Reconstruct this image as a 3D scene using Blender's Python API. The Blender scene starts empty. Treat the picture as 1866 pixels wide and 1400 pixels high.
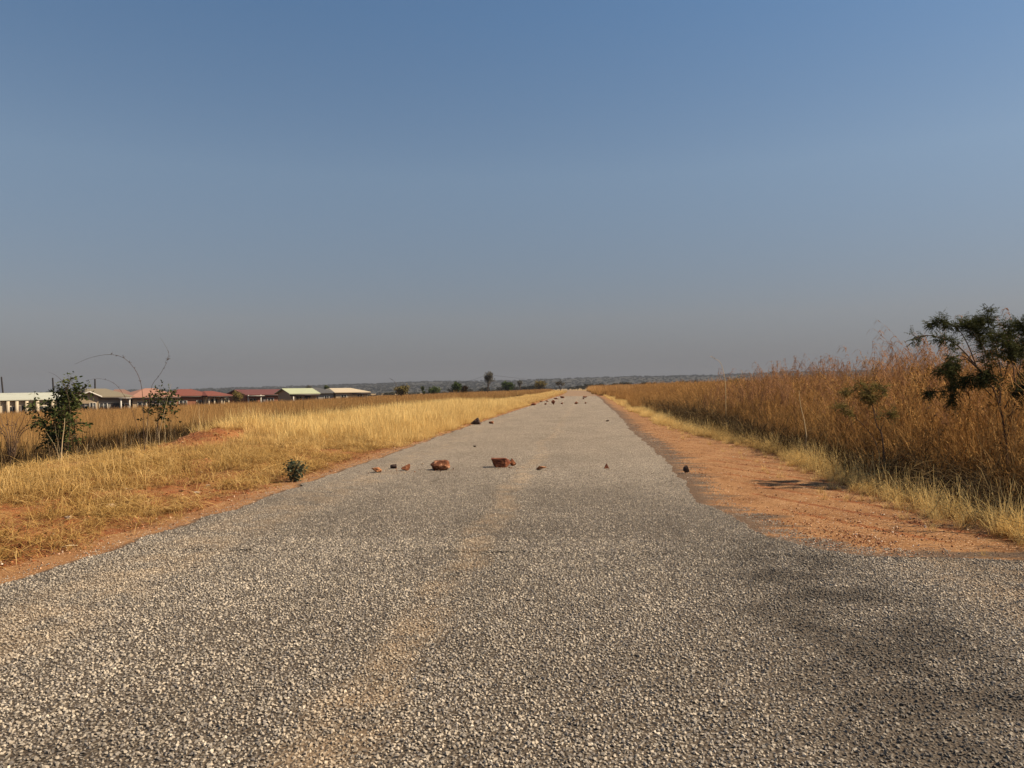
import bpy, bmesh, math, random
import numpy as np
from mathutils import Matrix, Vector
R_ = math.radians
sc = bpy.context.scene
col = sc.collection

# ------------------------------------------------------------------ camera
F = 1357.0                       # focal length in pixels of a 1866 wide frame
CAM_H = 1.5
cd = bpy.data.cameras.new('camera'); cam = bpy.data.objects.new('camera', cd); col.objects.link(cam)
sc.camera = cam
cd.sensor_width = 36; cd.lens = 36*F/1866; cd.clip_start = .05; cd.clip_end = 20000
YAW, PITCH, ROLL = 5.77, .24, -.7
CM = (Matrix.Translation((0, 0, CAM_H)) @ Matrix.Rotation(R_(YAW), 4, 'Z') @ Matrix.Rotation(R_(90+PITCH), 4, 'X') @ Matrix.Rotation(R_(ROLL), 4, 'Z'))
cam.matrix_world = CM
# ------------------------------------------------------------------ sun, sky, exposure
SUN_AZ, SUN_EL = 86.0, 45.0      # azimuth from the road direction (+Y) towards +X
sd = bpy.data.lights.new('sun', 'SUN'); sd.energy = 5.0; sd.angle = R_(.55); sd.color = (1, .84, .63)
sun = bpy.data.objects.new('sun', sd); col.objects.link(sun)
S = Vector((math.sin(R_(SUN_AZ))*math.cos(R_(SUN_EL)), math.cos(R_(SUN_AZ))*math.cos(R_(SUN_EL)), math.sin(R_(SUN_EL))))
sun.rotation_euler = S.to_track_quat('Z', 'Y').to_euler()
w = bpy.data.worlds.new('World'); sc.world = w; w.use_nodes = True
nt = w.node_tree; nt.nodes.clear()
def N(nt, t, **kw):
    n = nt.nodes.new(t)
    for k, v in kw.items(): setattr(n, k, v)
    return n
def ramp(n, stops, interp='LINEAR'):
    cr = n.color_ramp; cr.interpolation = interp
    while len(cr.elements) > 1: cr.elements.remove(cr.elements[-1])
    cr.elements[0].position = stops[0][0]; cr.elements[0].color = (*stops[0][1], 1)
    for p, c in stops[1:]:
        e = cr.elements.new(p); e.color = (*c, 1)
out = N(nt, 'ShaderNodeOutputWorld'); bg = N(nt, 'ShaderNodeBackground'); bg.inputs[1].default_value = .069
sky = N(nt, 'ShaderNodeTexSky', sky_type='NISHITA', sun_disc=False)
sky.sun_elevation = R_(SUN_EL); sky.sun_rotation = R_(SUN_AZ); sky.altitude = 1200
sky.air_density = 1.0; sky.dust_density = 1.0; sky.ozone_density = 1.2
# smoke-season air: the band above the horizon is a dull grey (absorbing haze), so the clear sky is filtered by elevation
tc = N(nt, 'ShaderNodeTexCoord'); sx = N(nt, 'ShaderNodeSeparateXYZ'); cr = N(nt, 'ShaderNodeValToRGB')
SKY_FILTER = [(0.0, (.26, .232, .27)), (.03, (.335, .297, .345)), (.09, (.60, .485, .45)), (.27, (.97, .92, .82)), (.45, (.80, .97, 1.0)), (1.0, (.82, .95, 1.0))]
ramp(cr, SKY_FILTER)
mul = N(nt, 'ShaderNodeMix', data_type='RGBA', blend_type='MULTIPLY'); mul.inputs[0].default_value = 1
nt.links.new(tc.outputs['Generated'], sx.inputs[0]); nt.links.new(sx.outputs[2], cr.inputs[0])
nt.links.new(sky.outputs[0], mul.inputs[6]); nt.links.new(cr.outputs[0], mul.inputs[7])
nt.links.new(mul.outputs[2], bg.inputs[0]); nt.links.new(bg.outputs[0], out.inputs[0])
sc.view_settings.view_transform = 'Standard'; sc.view_settings.look = 'None'
sc.view_settings.exposure = .72; sc.view_settings.gamma = 1
sc.cycles.max_bounces = 6; sc.cycles.diffuse_bounces = 3; sc.cycles.transmission_bounces = 3; sc.cycles.volume_bounces = 0
sc.cycles.transparent_max_bounces = 6; sc.cycles.use_denoising = True; sc.cycles.denoising_prefilter = 'ACCURATE'
sc.cycles.volume_step_rate = 1

# ------------------------------------------------------------------ helpers
rng = np.random.default_rng(7)
def W(px, py, dep):              # a photograph pixel at a depth in metres
    v = CM @ Vector(((px-933)/F*dep, (700-py)/F*dep, -dep)); return np.array(v)
def G(px, py, z=0.0):            # a photograph pixel on the plane z
    a = np.array(CM.translation); d = W(px, py, 1)-a
    return a + d*((z-a[2])/d[2])
def camdep(p):                   # depth and picture x of points (n,3)
    inv = np.array(CM.inverted()); q = p@inv[:3, :3].T + inv[:3, 3]
    return -q[:, 2], q[:, 0]
def seen(x, y, m=3.0):           # inside the picture's wedge, widened by m metres
    c, s = math.cos(R_(YAW)), math.sin(R_(YAW))
    fwd = -s*x + c*y; lat = c*x + s*y
    return (fwd > -.5) & (np.abs(lat) < .70*fwd + m)
def mesh(name, V, Fc, smooth=False, attrs=None, mats=()):
    me = bpy.data.meshes.new(name)
    V = np.asarray(V, dtype=np.float32).reshape(-1, 3)
    if isinstance(Fc, np.ndarray):
        n, k = Fc.shape
        me.vertices.add(len(V)); me.vertices.foreach_set('co', V.ravel())
        me.loops.add(n*k); me.loops.foreach_set('vertex_index', Fc.astype(np.int32).ravel())
        me.polygons.add(n); me.polygons.foreach_set('loop_start', np.arange(0, n*k, k, dtype=np.int32))
        me.update(calc_edges=True)
    else:
        me.from_pydata([tuple(map(float, v)) for v in V], [], [tuple(map(int, f)) for f in Fc]); me.update()
    for k, a in (attrs or {}).items():
        at = me.attributes.new(k, 'FLOAT', 'POINT'); at.data.foreach_set('value', np.asarray(a, dtype=np.float32).ravel())
    if smooth: me.polygons.foreach_set('use_smooth', np.ones(len(me.polygons), dtype=bool))
    for m in mats: me.materials.append(m)
    return me
def link(name, me, parent=None, loc=None):
    o = bpy.data.objects.new(name, me); col.objects.link(o)
    if parent: o.parent = parent
    if loc is not None: o.location = tuple(map(float, loc))
    return o
def tag(o, label=None, cat=None, group=None, kind=None):
    if label: o['label'] = label
    if cat: o['category'] = cat
    if group: o['group'] = group
    if kind: o['kind'] = kind
    return o
def empty(name, loc, label, cat, group=None):
    o = bpy.data.objects.new(name, None); col.objects.link(o); o.location = tuple(map(float, loc)); o.empty_display_size = .2
    return tag(o, label, cat, group)
class MB:                        # collects vertices, faces and a tint per vertex
    def __init__(s): s.v = []; s.f = []; s.t = []; s.h = []; s.n = 0
    def add(s, V, Fc, t=.5, h=.5):
        V = np.asarray(V, dtype=float).reshape(-1, 3); Fc = np.asarray(Fc)
        s.v.append(V); s.f.append(Fc + s.n)
        s.t.append(np.broadcast_to(np.asarray(t, dtype=float), (len(V),)).copy()); s.h.append(np.broadcast_to(np.asarray(h, dtype=float), (len(V),)).copy()); s.n += len(V)
    def me(s, name, mat, smooth=False, origin=None):
        V = np.concatenate(s.v)
        if origin is not None: V = V - np.asarray(origin)
        k = {f.shape[1] for f in s.f}
        at = {'tint': np.concatenate(s.t), 'hh': np.concatenate(s.h)}
        if len(k) == 1: Fc = np.concatenate(s.f)
        else: Fc = [tuple(r) for f in s.f for r in f]
        return mesh(name, V, Fc, smooth, at, [mat])
def box(mb, c, sx_, sy_, sz_, ux=(1, 0, 0), uy=(0, 1, 0), t=.5):
    ux = np.array(ux, float); uy = np.array(uy, float); uz = np.array((0, 0, 1.)); c = np.array(c, float); V = []
    for k in (-.5, .5):
        for i, j in ((-.5, -.5), (.5, -.5), (.5, .5), (-.5, .5)): V.append(c+ux*i*sx_+uy*j*sy_+uz*k*sz_)
    mb.add(V, [(3, 2, 1, 0), (4, 5, 6, 7), (0, 1, 5, 4), (1, 2, 6, 5), (2, 3, 7, 6), (3, 0, 4, 7)], t)
def tube(mb, P, r, n=6, t=.5):
    P = np.asarray(P, float); K = len(P); r = np.broadcast_to(np.asarray(r, float), (K,))
    T = np.gradient(P, axis=0); T /= np.linalg.norm(T, axis=1)[:, None]+1e-9
    up = np.array((0.31, .2, .93)); A = np.cross(T, up); A /= np.linalg.norm(A, axis=1)[:, None]+1e-9; B = np.cross(T, A)
    a = np.arange(n)*2*math.pi/n
    V = P[:, None]+r[:, None, None]*(A[:, None]*np.cos(a)[None, :, None]+B[:, None]*np.sin(a)[None, :, None])
    Q = []
    for i in range(K-1):
        for j in range(n): Q.append((i*n+j, i*n+(j+1) % n, (i+1)*n+(j+1) % n, (i+1)*n+j))
    mb.add(V.reshape(-1, 3), Q, t)
def smooth_path(P, n=14):
    P = np.asarray(P, float)
    if len(P) < 3: return np.linspace(P[0], P[-1], n)
    Q = np.vstack([2*P[0]-P[1], P, 2*P[-1]-P[-2]]); out_ = []
    m = len(P)-1
    for u in np.linspace(0, m-1e-6, n):
        i = int(u); t = u-i; a, b, c, d = Q[i:i+4]
        out_.append(.5*((2*b)+(-a+c)*t+(2*a-5*b+4*c-d)*t*t+(-a+3*b-3*c+d)*t**3))
    return np.array(out_)
def hash2(i, j, s):
    v = np.sin(i*127.1+j*311.7+s*74.7)*43758.5453; return v-np.floor(v)
def vnoise(x, y, s=0):           # value noise 0..1
    x = np.asarray(x, float); y = np.asarray(y, float)
    i = np.floor(x); j = np.floor(y); fx = x-i; fy = y-j; fx = fx*fx*(3-2*fx); fy = fy*fy*(3-2*fy)
    return (hash2(i, j, s)*(1-fx)+hash2(i+1, j, s)*fx)*(1-fy)+(hash2(i, j+1, s)*(1-fx)+hash2(i+1, j+1, s)*fx)*fy
def fbm(x, y, s=0, o=4):
    v = 0; a = .5; t = 0
    for k in range(o): v = v+a*vnoise(x*2**k, y*2**k, s+k*17); t += a; a *= .5
    return v/t
def sst(a, b, x):
    t = np.clip((x-a)/(b-a), 0, 1); return t*t*(3-2*t)

# ------------------------------------------------------------------ terrain
def gz(X, Y):
    X = np.asarray(X, float); Y = np.asarray(Y, float); s = -X
    wob = (vnoise(Y*.25, Y*0+3, 5)-.5)*.9
    z = np.full(np.broadcast(X, Y).shape, -.025)
    # left: verge, low bank, ditch, field falling away
    bank = (.10*sst(5.2, 8.5, s)-.12*sst(9.6, 11.2, s)*(1-sst(20, 30, Y)))*(1-sst(60, 120, Y)) + (fbm(X*.7, Y*.7, 2)-.5)*.22*sst(5.0, 6.5, s)*(1-sst(11, 12, s))
    z = z+bank+(fbm(X*3.1, Y*3.1, 14, 3)-.5)*.20*sst(5.0, 6.0, s)*(1-sst(11, 12, s))*(1-sst(40, 60, Y))
    dd = 1-sst(36, 60, Y)
    z = z-(.62*sst(11.0+wob, 11.7+wob, s)-.32*sst(13.6, 15.4, s))*dd - .3*sst(9, 16, s)*(1-dd)
    z = z-.030*np.clip(s-15, 0, 160)
    # red mound where the ditch was cleared
    z = z+.34*np.exp(-((X+10.2)/.9)**2-((Y-20)/3.2)**2)
    # right: shoulder, side ditch, field
    z = z-.52*sst(4.2, 5.1, X)*(1-1.05*sst(5.8, 7.4, X))
    z = z+(fbm(X*.5, Y*.5, 9)-.5)*.25*sst(5, 7, X)
    z = z-.0035*np.clip(Y-235, 0, 500)
    z = z+(fbm(X*.02, Y*.02, 30)-.5)*.6*sst(22, 60, np.abs(X))
    return z
def road_shift(Y): return -1.1e-4*np.clip(np.asarray(Y, float)-100, 0, None)**2

# ------------------------------------------------------------------ materials
def new_mat(name):
    m = bpy.data.materials.new(name); m.use_nodes = True; t = m.node_tree; t.nodes.clear()
    o = N(t, 'ShaderNodeOutputMaterial'); return m, t, o
def L(t, a, b): t.links.new(a, b)
def pos(t): return N(t, 'ShaderNodeNewGeometry').outputs['Position']
def noise(t, vec, scale, det=4, rough=.55, dist=0):
    n = N(t, 'ShaderNodeTexNoise'); n.inputs['Scale'].default_value = scale; n.inputs['Detail'].default_value = det
    n.inputs['Roughness'].default_value = rough; n.inputs['Distortion'].default_value = dist; L(t, vec, n.inputs['Vector']); return n.outputs[0]
def math_(t, op, a, b=None, c=None, clamp=False):
    n = N(t, 'ShaderNodeMath', operation=op, use_clamp=clamp)
    for i, v in enumerate((a, b, c)):
        if v is None: continue
        if hasattr(v, 'is_output') or hasattr(v, 'links'): L(t, v, n.inputs[i])
        else: n.inputs[i].default_value = v
    return n.outputs[0]
def remap(t, v, a, b, c=0., d=1., sm=True):
    n = N(t, 'ShaderNodeMapRange', interpolation_type='SMOOTHSTEP' if sm else 'LINEAR'); L(t, v, n.inputs[0])
    for i, x in enumerate((a, b, c, d)): n.inputs[i+1].default_value = x
    return n.outputs[0]
def mixc(t, f, a, b, blend='MIX'):
    n = N(t, 'ShaderNodeMix', data_type='RGBA', blend_type=blend)
    if hasattr(f, 'links'): L(t, f, n.inputs[0])
    else: n.inputs[0].default_value = f
    for i, v in ((6, a), (7, b)):
        if hasattr(v, 'links'): L(t, v, n.inputs[i])
        else: n.inputs[i].default_value = (*v, 1)
    return n.outputs[2]
def cramp(t, v, stops):
    n = N(t, 'ShaderNodeValToRGB'); ramp(n, stops); L(t, v, n.inputs[0]); return n.outputs[0]
def scaled(t, v, s):
    n = N(t, 'ShaderNodeVectorMath', operation='MULTIPLY'); L(t, v, n.inputs[0]); n.inputs[1].default_value = s; return n.outputs[0]
def sep(t, v):
    n = N(t, 'ShaderNodeSeparateXYZ'); L(t, v, n.inputs[0]); return n.outputs
def princ(t, o, c, rough=.9, bump=None, bs=.5, bd=.01, spec=.2):
    p = N(t, 'ShaderNodeBsdfPrincipled'); p.inputs['Roughness'].default_value = rough; p.inputs['Specular IOR Level'].default_value = spec
    if hasattr(c, 'links'): L(t, c, p.inputs['Base Color'])
    else: p.inputs['Base Color'].default_value = (*c, 1)
    if bump is not None:
        b = N(t, 'ShaderNodeBump'); b.inputs['Strength'].default_value = bs; b.inputs['Distance'].default_value = bd
        L(t, bump, b.inputs['Height']); L(t, b.outputs[0], p.inputs['Normal'])
    L(t, p.outputs[0], o.inputs[0]); return p
def vor(t, vec, scale, feature='F1', rnd=1.):
    n = N(t, 'ShaderNodeTexVoronoi', feature=feature); n.inputs['Scale'].default_value = scale; n.inputs['Randomness'].default_value = rnd
    L(t, vec, n.inputs['Vector']); return n

def attr(t, name, kind='GEOMETRY'):
    n = N(t, 'ShaderNodeAttribute', attribute_name=name, attribute_type=kind); return n.outputs['Fac']
def blade_mat(name, dark, mid, light, root=None, tip=None, transl=.3, patch=.35):
    """dry or green leaf matter: tint per blade, drift over the field, some light through"""
    m, t, o = new_mat(name)
    a = attr(t, 'tint'); h = attr(t, 'hh'); oi = N(t, 'ShaderNodeObjectInfo').outputs['Random']; P = pos(t)
    nz = noise(t, P, patch, 3)
    v = math_(t, 'ADD', math_(t, 'MULTIPLY', a, .55), math_(t, 'MULTIPLY', oi, .25))
    v = math_(t, 'ADD', v, math_(t, 'MULTIPLY', math_(t, 'SUBTRACT', nz, .38), .8), clamp=True)
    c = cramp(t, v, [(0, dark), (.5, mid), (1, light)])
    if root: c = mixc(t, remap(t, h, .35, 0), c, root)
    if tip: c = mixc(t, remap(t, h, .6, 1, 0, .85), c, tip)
    p = N(t, 'ShaderNodeBsdfPrincipled'); p.inputs['Roughness'].default_value = .75; p.inputs['Specular IOR Level'].default_value = .04
    tr = N(t, 'ShaderNodeBsdfTranslucent'); mx = N(t, 'ShaderNodeMixShader'); mx.inputs[0].default_value = transl
    L(t, c, p.inputs['Base Color']); L(t, c, tr.inputs[0]); L(t, p.outputs[0], mx.inputs[1]); L(t, tr.outputs[0], mx.inputs[2]); L(t, mx.outputs[0], o.inputs[0])
    return m

SOIL = (.36, .145, .045)
def soil_color(t, P):
    n1 = noise(t, P, .9, 6, .6); n2 = noise(t, P, 14, 5, .65); n3 = noise(t, P, 90, 3, .6)
    v = math_(t, 'ADD', math_(t, 'MULTIPLY', n1, .5), math_(t, 'MULTIPLY', n2, .5))
    c = cramp(t, v, [(.32, (.07, .022, .008)), (.48, (.20, .066, .020)), (.68, (.36, .145, .05))])
    pk = vor(t, P, 55); sel = remap(t, sep(t, pk.outputs['Color'])[0], .82, .86)
    c = mixc(t, math_(t, 'MULTIPLY', sel, remap(t, pk.outputs['Distance'], .35, .25)), c, (.55, .34, .17))
    return c, n2, n3
# ground under everything
m_ground, t, o = new_mat('ground_soil')
P = pos(t); c, n2, n3 = soil_color(t, P); xs = sep(t, P)
straw = noise(t, scaled(t, P, (1, 1, 1)), 5, 6, .7, .6)
c = mixc(t, remap(t, straw, .48, .62, 0, .45), c, (.30, .19, .07))
# dry field litter away from the verges, dark earth in the ditches
fieldL = remap(t, xs[0], -11.5, -12.3); fieldR = remap(t, xs[0], 4.2, 5.0)
fld = math_(t, 'MAXIMUM', fieldL, fieldR)
dk = cramp(t, noise(t, P, 2.2, 5, .65), [(.35, (.055, .030, .016)), (.6, (.13, .075, .035)), (.75, (.25, .16, .07))])
c = mixc(t, fld, c, dk)
far = remap(t, xs[1], 180, 320)
c = mixc(t, far, c, cramp(t, noise(t, P, .05, 5, .6), [(.35, (.20, .13, .06)), (.6, (.36, .24, .10))]))
princ(t, o, c, .95, math_(t, 'ADD', n2, math_(t, 'MULTIPLY', n3, .4)), 1, .03)

# dirt shoulder: pinkish-orange gravelly earth, tarry strip along the chippings
def shoulder_mat(name, tar):
    m, t, o = new_mat(name)
    P = pos(t); n1 = noise(t, P, 1.3, 5, .6); n2 = noise(t, P, 22, 5, .7); n3 = noise(t, P, 120, 3, .7)
    v = math_(t, 'ADD', math_(t, 'MULTIPLY', n1, .45), math_(t, 'MULTIPLY', n2, .55))
    c = cramp(t, v, [(.33, (.13, .054, .020)), (.5, (.265, .128, .048)), (.66, (.36, .20, .088))])
    pk = vor(t, P, 48); r = sep(t, pk.outputs['Color'])[0]; inside = remap(t, pk.outputs['Distance'], .40, .28)
    c = mixc(t, math_(t, 'MULTIPLY', inside, remap(t, r, .80, .84)), c, (.66, .44, .27))
    c = mixc(t, math_(t, 'MULTIPLY', inside, remap(t, r, .16, .12)), c, (.12, .055, .03))
    if tar:
        d = attr(t, 'edge'); st = noise(t, scaled(t, P, (.8, 3.2, 1)), 1.0, 5, .6); lo = noise(t, P, .35, 2)
        dd = math_(t, 'SUBTRACT', d, math_(t, 'MULTIPLY', math_(t, 'SUBTRACT', st, .43), 2.3))
        dd = math_(t, 'SUBTRACT', dd, math_(t, 'MULTIPLY', math_(t, 'SUBTRACT', lo, .5), .5))
        k = remap(t, dd, .42, .05, 0, .93) if tar is True else remap(t, math_(t, 'SUBTRACT', d, math_(t, 'MULTIPLY', math_(t, 'SUBTRACT', noise(t, P, 5, 4, .7), .45), .35)), .12, .03, 0, .9)
        k = math_(t, 'MULTIPLY', k, remap(t, d, 1.3, .9))
        tarc = cramp(t, noise(t, P, 30, 5, .7), [(.3, (.060, .040, .026)), (.6, (.125, .082, .052)), (.8, (.22, .13, .07))])
        c = mixc(t, k, c, tarc)
    hgt = math_(t, 'ADD', n3, math_(t, 'MULTIPLY', inside, .8))
    princ(t, o, c, .95, hgt, .9, .008); return m
m_shoulder = shoulder_mat('shoulder_gravel', True); m_verge = shoulder_mat('verge_gravel', 'narrow')

# chip-seal: one tone function shared by the sheet and the loose chippings on it
def tone(t, P):
    """0 = tarry dark, 1 = pale; and the share of tan dust"""
    xs = sep(t, P); big = noise(t, P, .55, 4, .6); strk = noise(t, scaled(t, P, (1.3, .22, 1)), 1.0, 4, .6)
    v = math_(t, 'ADD', math_(t, 'MULTIPLY', big, .55), math_(t, 'MULTIPLY', strk, .45))
    pale = remap(t, v, .33, .62, .72, 1)
    # bled tar where traffic turns in from the junction, at X = 1.3 .. 2.1 close to the camera
    bx = math_(t, 'SUBTRACT', xs[0], math_(t, 'ADD', 1.65, math_(t, 'MULTIPLY', math_(t, 'SUBTRACT', noise(t, P, .8, 3), .5), 1.6)))
    band = remap(t, math_(t, 'ABSOLUTE', bx), .85, .2); near = remap(t, xs[1], 8.6, 6.0)
    dark = math_(t, 'MULTIPLY', math_(t, 'MULTIPLY', band, near), remap(t, noise(t, P, 1.7, 4), .33, .60))
    pale = math_(t, 'MULTIPLY', pale, math_(t, 'SUBTRACT', 1, math_(t, 'MULTIPLY', dark, .66)))
    pale = math_(t, 'MULTIPLY', pale, remap(t, noise(t, P, 6, 5, .75), .35, .62, .82, 1.12))
    # darker, bluer wheel tracks; tan dust between them
    wav = math_(t, 'ADD', xs[0], math_(t, 'MULTIPLY', math_(t, 'SUBTRACT', noise(t, P, .35, 2), .5), .9))
    d1 = remap(t, math_(t, 'ABSOLUTE', math_(t, 'ADD', wav, 1.1)), .32, .05)
    d2 = remap(t, math_(t, 'ABSOLUTE', math_(t, 'ADD', wav, 3.7)), .8, .1)
    d3 = math_(t, 'MULTIPLY', remap(t, wav, 2.1, 3.0), near)
    dust = math_(t, 'MAXIMUM', math_(t, 'MAXIMUM', d1, math_(t, 'MULTIPLY', d2, .8)), d3)
    dust = math_(t, 'MULTIPLY', dust, remap(t, noise(t, P, 2.5, 4, .65), .32, .62, .15, 1))
    sp = noise(t, scaled(t, P, (1.1, .45, 1)), 1.6, 3, .55); pale = math_(t, 'MULTIPLY', pale, remap(t, sp, .66, .74, 1, .62))
    farmix = remap(t, xs[1], 5, 22, .15, .50)
    dust = math_(t, 'MAXIMUM', dust, farmix)
    return pale, dust, xs
CHIP = [(0, (.16, .145, .13)), (.15, (.27, .24, .21)), (.45, (.38, .335, .27)), (.72, (.46, .39, .30)), (.93, (.54, .455, .345)), (1, (.72, .63, .50))]
def chip_color(t, rnd, pale, dust):
    c = cramp(t, rnd, CHIP)
    c = mixc(t, math_(t, 'MULTIPLY', dust, .85), c, mixc(t, .6, c, (.46, .335, .20)))
    n = N(t, 'ShaderNodeVectorMath', operation='SCALE'); L(t, c, n.inputs[0]); L(t, pale, n.inputs[3]); return n.outputs[0]
m_road, t, o = new_mat('chip_seal')
P = pos(t); pale, dust, xs = tone(t, P)
v1 = vor(t, P, 58); v2 = vor(t, P, 24); r1 = sep(t, v1.outputs['Color'])[0]; r2 = sep(t, v2.outputs['Color'])[0]
rr = math_(t, 'ADD', math_(t, 'MULTIPLY', r1, .72), math_(t, 'MULTIPLY', r2, .28))
c = chip_color(t, rr, pale, dust)
gap = remap(t, v1.outputs['Distance'], .35, .62); nearf = remap(t, xs[1], 7.5, 13.0, 0, 1)
tarry = cramp(t, noise(t, P, 60, 3), [(.3, (.020, .015, .011)), (.7, (.062, .046, .030))])
tarry = mixc(t, math_(t, 'MULTIPLY', dust, .65), tarry, (.23, .155, .09))
c = mixc(t, gap, c, tarry)
c = mixc(t, nearf, mixc(t, .72, c, tarry), c)         # close by, the real chippings lie on the tar film
b = math_(t, 'SUBTRACT', 1, v1.outputs['Distance'])
princ(t, o, c, .85, math_(t, 'ADD', b, math_(t, 'MULTIPLY', v2.outputs['Distance'], .6)), 1, .012, .3)
m_chip, t, o = new_mat('stone_chipping')
P = pos(t); pale, dust, xs = tone(t, P)
oi = N(t, 'ShaderNodeObjectInfo').outputs['Random']
c = chip_color(t, oi, pale, dust); c = mixc(t, remap(t, noise(t, P, 400, 2), .4, .7, 0, .35), c, (.12, .10, .085))
princ(t, o, c, .8, None, spec=.35)
m_track, t, o = new_mat('dirt_track')
P = pos(t); princ(t, o, cramp(t, noise(t, P, .35, 5, .7), [(.3, (.17, .11, .065)), (.7, (.28, .18, .105))]), .95)
m_peb, t, o = new_mat('laterite_pebble')
oi = N(t, 'ShaderNodeObjectInfo').outputs['Random']
princ(t, o, cramp(t, oi, [(0, (.10, .045, .025)), (.35, (.34, .14, .06)), (.7, (.46, .23, .11)), (.93, (.6, .4, .25)), (1, (.75, .62, .48))]), .85)

m_clod, t, o = new_mat('earth_clod')
oi = N(t, 'ShaderNodeObjectInfo').outputs['Random']
princ(t, o, cramp(t, oi, [(0, (.10, .032, .012)), (.6, (.26, .09, .03)), (.93, (.36, .16, .07)), (1, (.55, .40, .26))]), .9)

def rock_mat(name, a, b_, c_, sc_=9):
    m, t, o = new_mat(name); tcn = N(t, 'ShaderNodeTexCoord').outputs['Object']
    n1 = noise(t, tcn, sc_, 6, .7, .5); n2 = noise(t, tcn, sc_*5, 4, .7)
    c = cramp(t, math_(t, 'ADD', math_(t, 'MULTIPLY', n1, .65), math_(t, 'MULTIPLY', n2, .35)), [(.36, a), (.52, b_), (.62, c_)])
    princ(t, o, c, .85, math_(t, 'ADD', n1, math_(t, 'MULTIPLY', n2, .4)), 1, .02); return m
m_rock_dark = rock_mat('dark_laterite', (.06, .020, .013), (.16, .050, .024), (.30, .11, .045))
m_rock_mix = rock_mat('mottled_laterite', (.06, .022, .014), (.20, .07, .028), (.58, .30, .17))
m_rock_pale = rock_mat('orange_laterite', (.20, .075, .030), (.38, .165, .07), (.52, .27, .13))
m_rock_black = rock_mat('blackened_stone', (.03, .020, .017), (.06, .038, .030), (.12, .07, .05))
m_rock_white = rock_mat('pale_stone', (.34, .24, .15), (.52, .40, .28), (.68, .56, .42))

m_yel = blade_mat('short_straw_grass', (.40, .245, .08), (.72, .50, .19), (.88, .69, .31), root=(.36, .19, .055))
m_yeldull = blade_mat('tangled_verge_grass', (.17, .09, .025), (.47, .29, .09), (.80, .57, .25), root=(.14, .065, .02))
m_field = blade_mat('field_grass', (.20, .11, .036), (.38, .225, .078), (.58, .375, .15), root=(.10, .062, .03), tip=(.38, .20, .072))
m_tall = blade_mat('tall_thatching_grass', (.10, .045, .015), (.42, .225, .068), (.76, .49, .195), root=(.028, .016, .008), tip=(.47, .25, .092), transl=.22, patch=.8)  # near-black root colour paints in the shade low between the stems
m_plume = blade_mat('grass_plume', (.14, .070, .038), (.30, .155, .075), (.46, .27, .14))
m_brush = blade_mat('dead_brush', (.018, .012, .005), (.060, .036, .014), (.30, .20, .085), transl=.06)  # tangled brush, its near-black tones painting in the shadowed gaps of the right ditch
m_stubble = blade_mat('dark_stubble', (.022, .013, .006), (.060, .036, .016), (.17, .105, .045), transl=.1)  # near-black to brown tufts for the dark band along the left ditch
m_dead = blade_mat('dry_stalk', (.30, .20, .10), (.50, .36, .19), (.66, .52, .32), transl=.05)
m_twig = blade_mat('dark_twig', (.045, .03, .022), (.09, .058, .04), (.15, .10, .07), transl=.0)
m_bark = blade_mat('bark', (.06, .035, .025), (.11, .07, .05), (.17, .12, .08), transl=.0)
m_leafdark = blade_mat('dark_green_leaf', (.022, .032, .011), (.060, .074, .023), (.16, .165, .05), transl=.25, patch=3)
m_leafthorn = blade_mat('feathery_olive_leaf', (.022, .028, .010), (.065, .068, .022), (.17, .15, .05), transl=.25, patch=3)
m_leafgreen = blade_mat('green_leaf', (.025, .042, .012), (.07, .095, .026), (.15, .17, .05), transl=.25, patch=2)
m_leafolive = blade_mat('olive_leaf', (.07, .055, .018), (.18, .14, .045), (.36, .26, .09), transl=.25, patch=2)
m_leafgrey = blade_mat('grey_leaf', (.06, .055, .042), (.12, .11, .085), (.20, .185, .14), transl=.15, patch=.2)
m_wood = blade_mat('bush_crown', (.022, .022, .014), (.055, .050, .030), (.12, .10, .06), transl=.15, patch=.02)

# ------------------------------------------------------------------ ground, road, shoulders, hills
def grid(xs_, ys_, zf, mat, name, attrs=None):
    X, Y = np.meshgrid(xs_, ys_); Z = zf(X, Y); nx = len(xs_); ny = len(ys_)
    V = np.stack([X, Y, Z], -1).reshape(-1, 3)
    i = np.arange(nx*ny).reshape(ny, nx); Q = np.stack([i[:-1, :-1], i[:-1, 1:], i[1:, 1:], i[1:, :-1]], -1).reshape(-1, 4)
    return mesh(name, V, Q, True, attrs, [mat])
def geo(a, b, s0, g):
    v = [a]
    while v[-1] < b: v.append(v[-1]+s0); s0 *= g
    v[-1] = b; return np.array(v)
ys = np.concatenate([[-4000, -1000, -200, -60, -20], np.arange(-8, 30, .2), geo(30, 6500, .22, 1.03)])
xr = np.concatenate([np.arange(0, 9, .15), geo(9, 5000, .2, 1.06)])
xl = np.concatenate([np.arange(.15, 17, .15), geo(17, 5000, .2, 1.06)])
xg = np.concatenate([-xl[::-1], xr])
tag(link('ground', grid(xg, ys, gz, m_ground, 'ground')), kind='structure')

def road_edge_right(Y): return 1.5+(fbm(Y*1.7, Y*0, 11, 3)-.5)*.16+(vnoise(Y*.12, 0, 3)-.5)*.2+road_shift(Y)
def road_edge_left(Y): return -4.5+(fbm(Y*1.9, Y*0, 12, 4)-.5)*.25+(fbm(Y*9, Y*0, 13, 3)-.5)*.10+(vnoise(Y*.12, 1, 4)-.5)*.15+road_shift(Y)
RIM = [G(*p) for p in [(1866, 1022), (1740, 1019), (1600, 1016), (1500, 1003), (1440, 990), (1400, 979), (1365, 962), (1330, 941), (1300, 925)]]
RIM = [(30., 6.25), (12., 6.25)] + [(float(p[0]), float(p[1])) for p in RIM]
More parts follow.
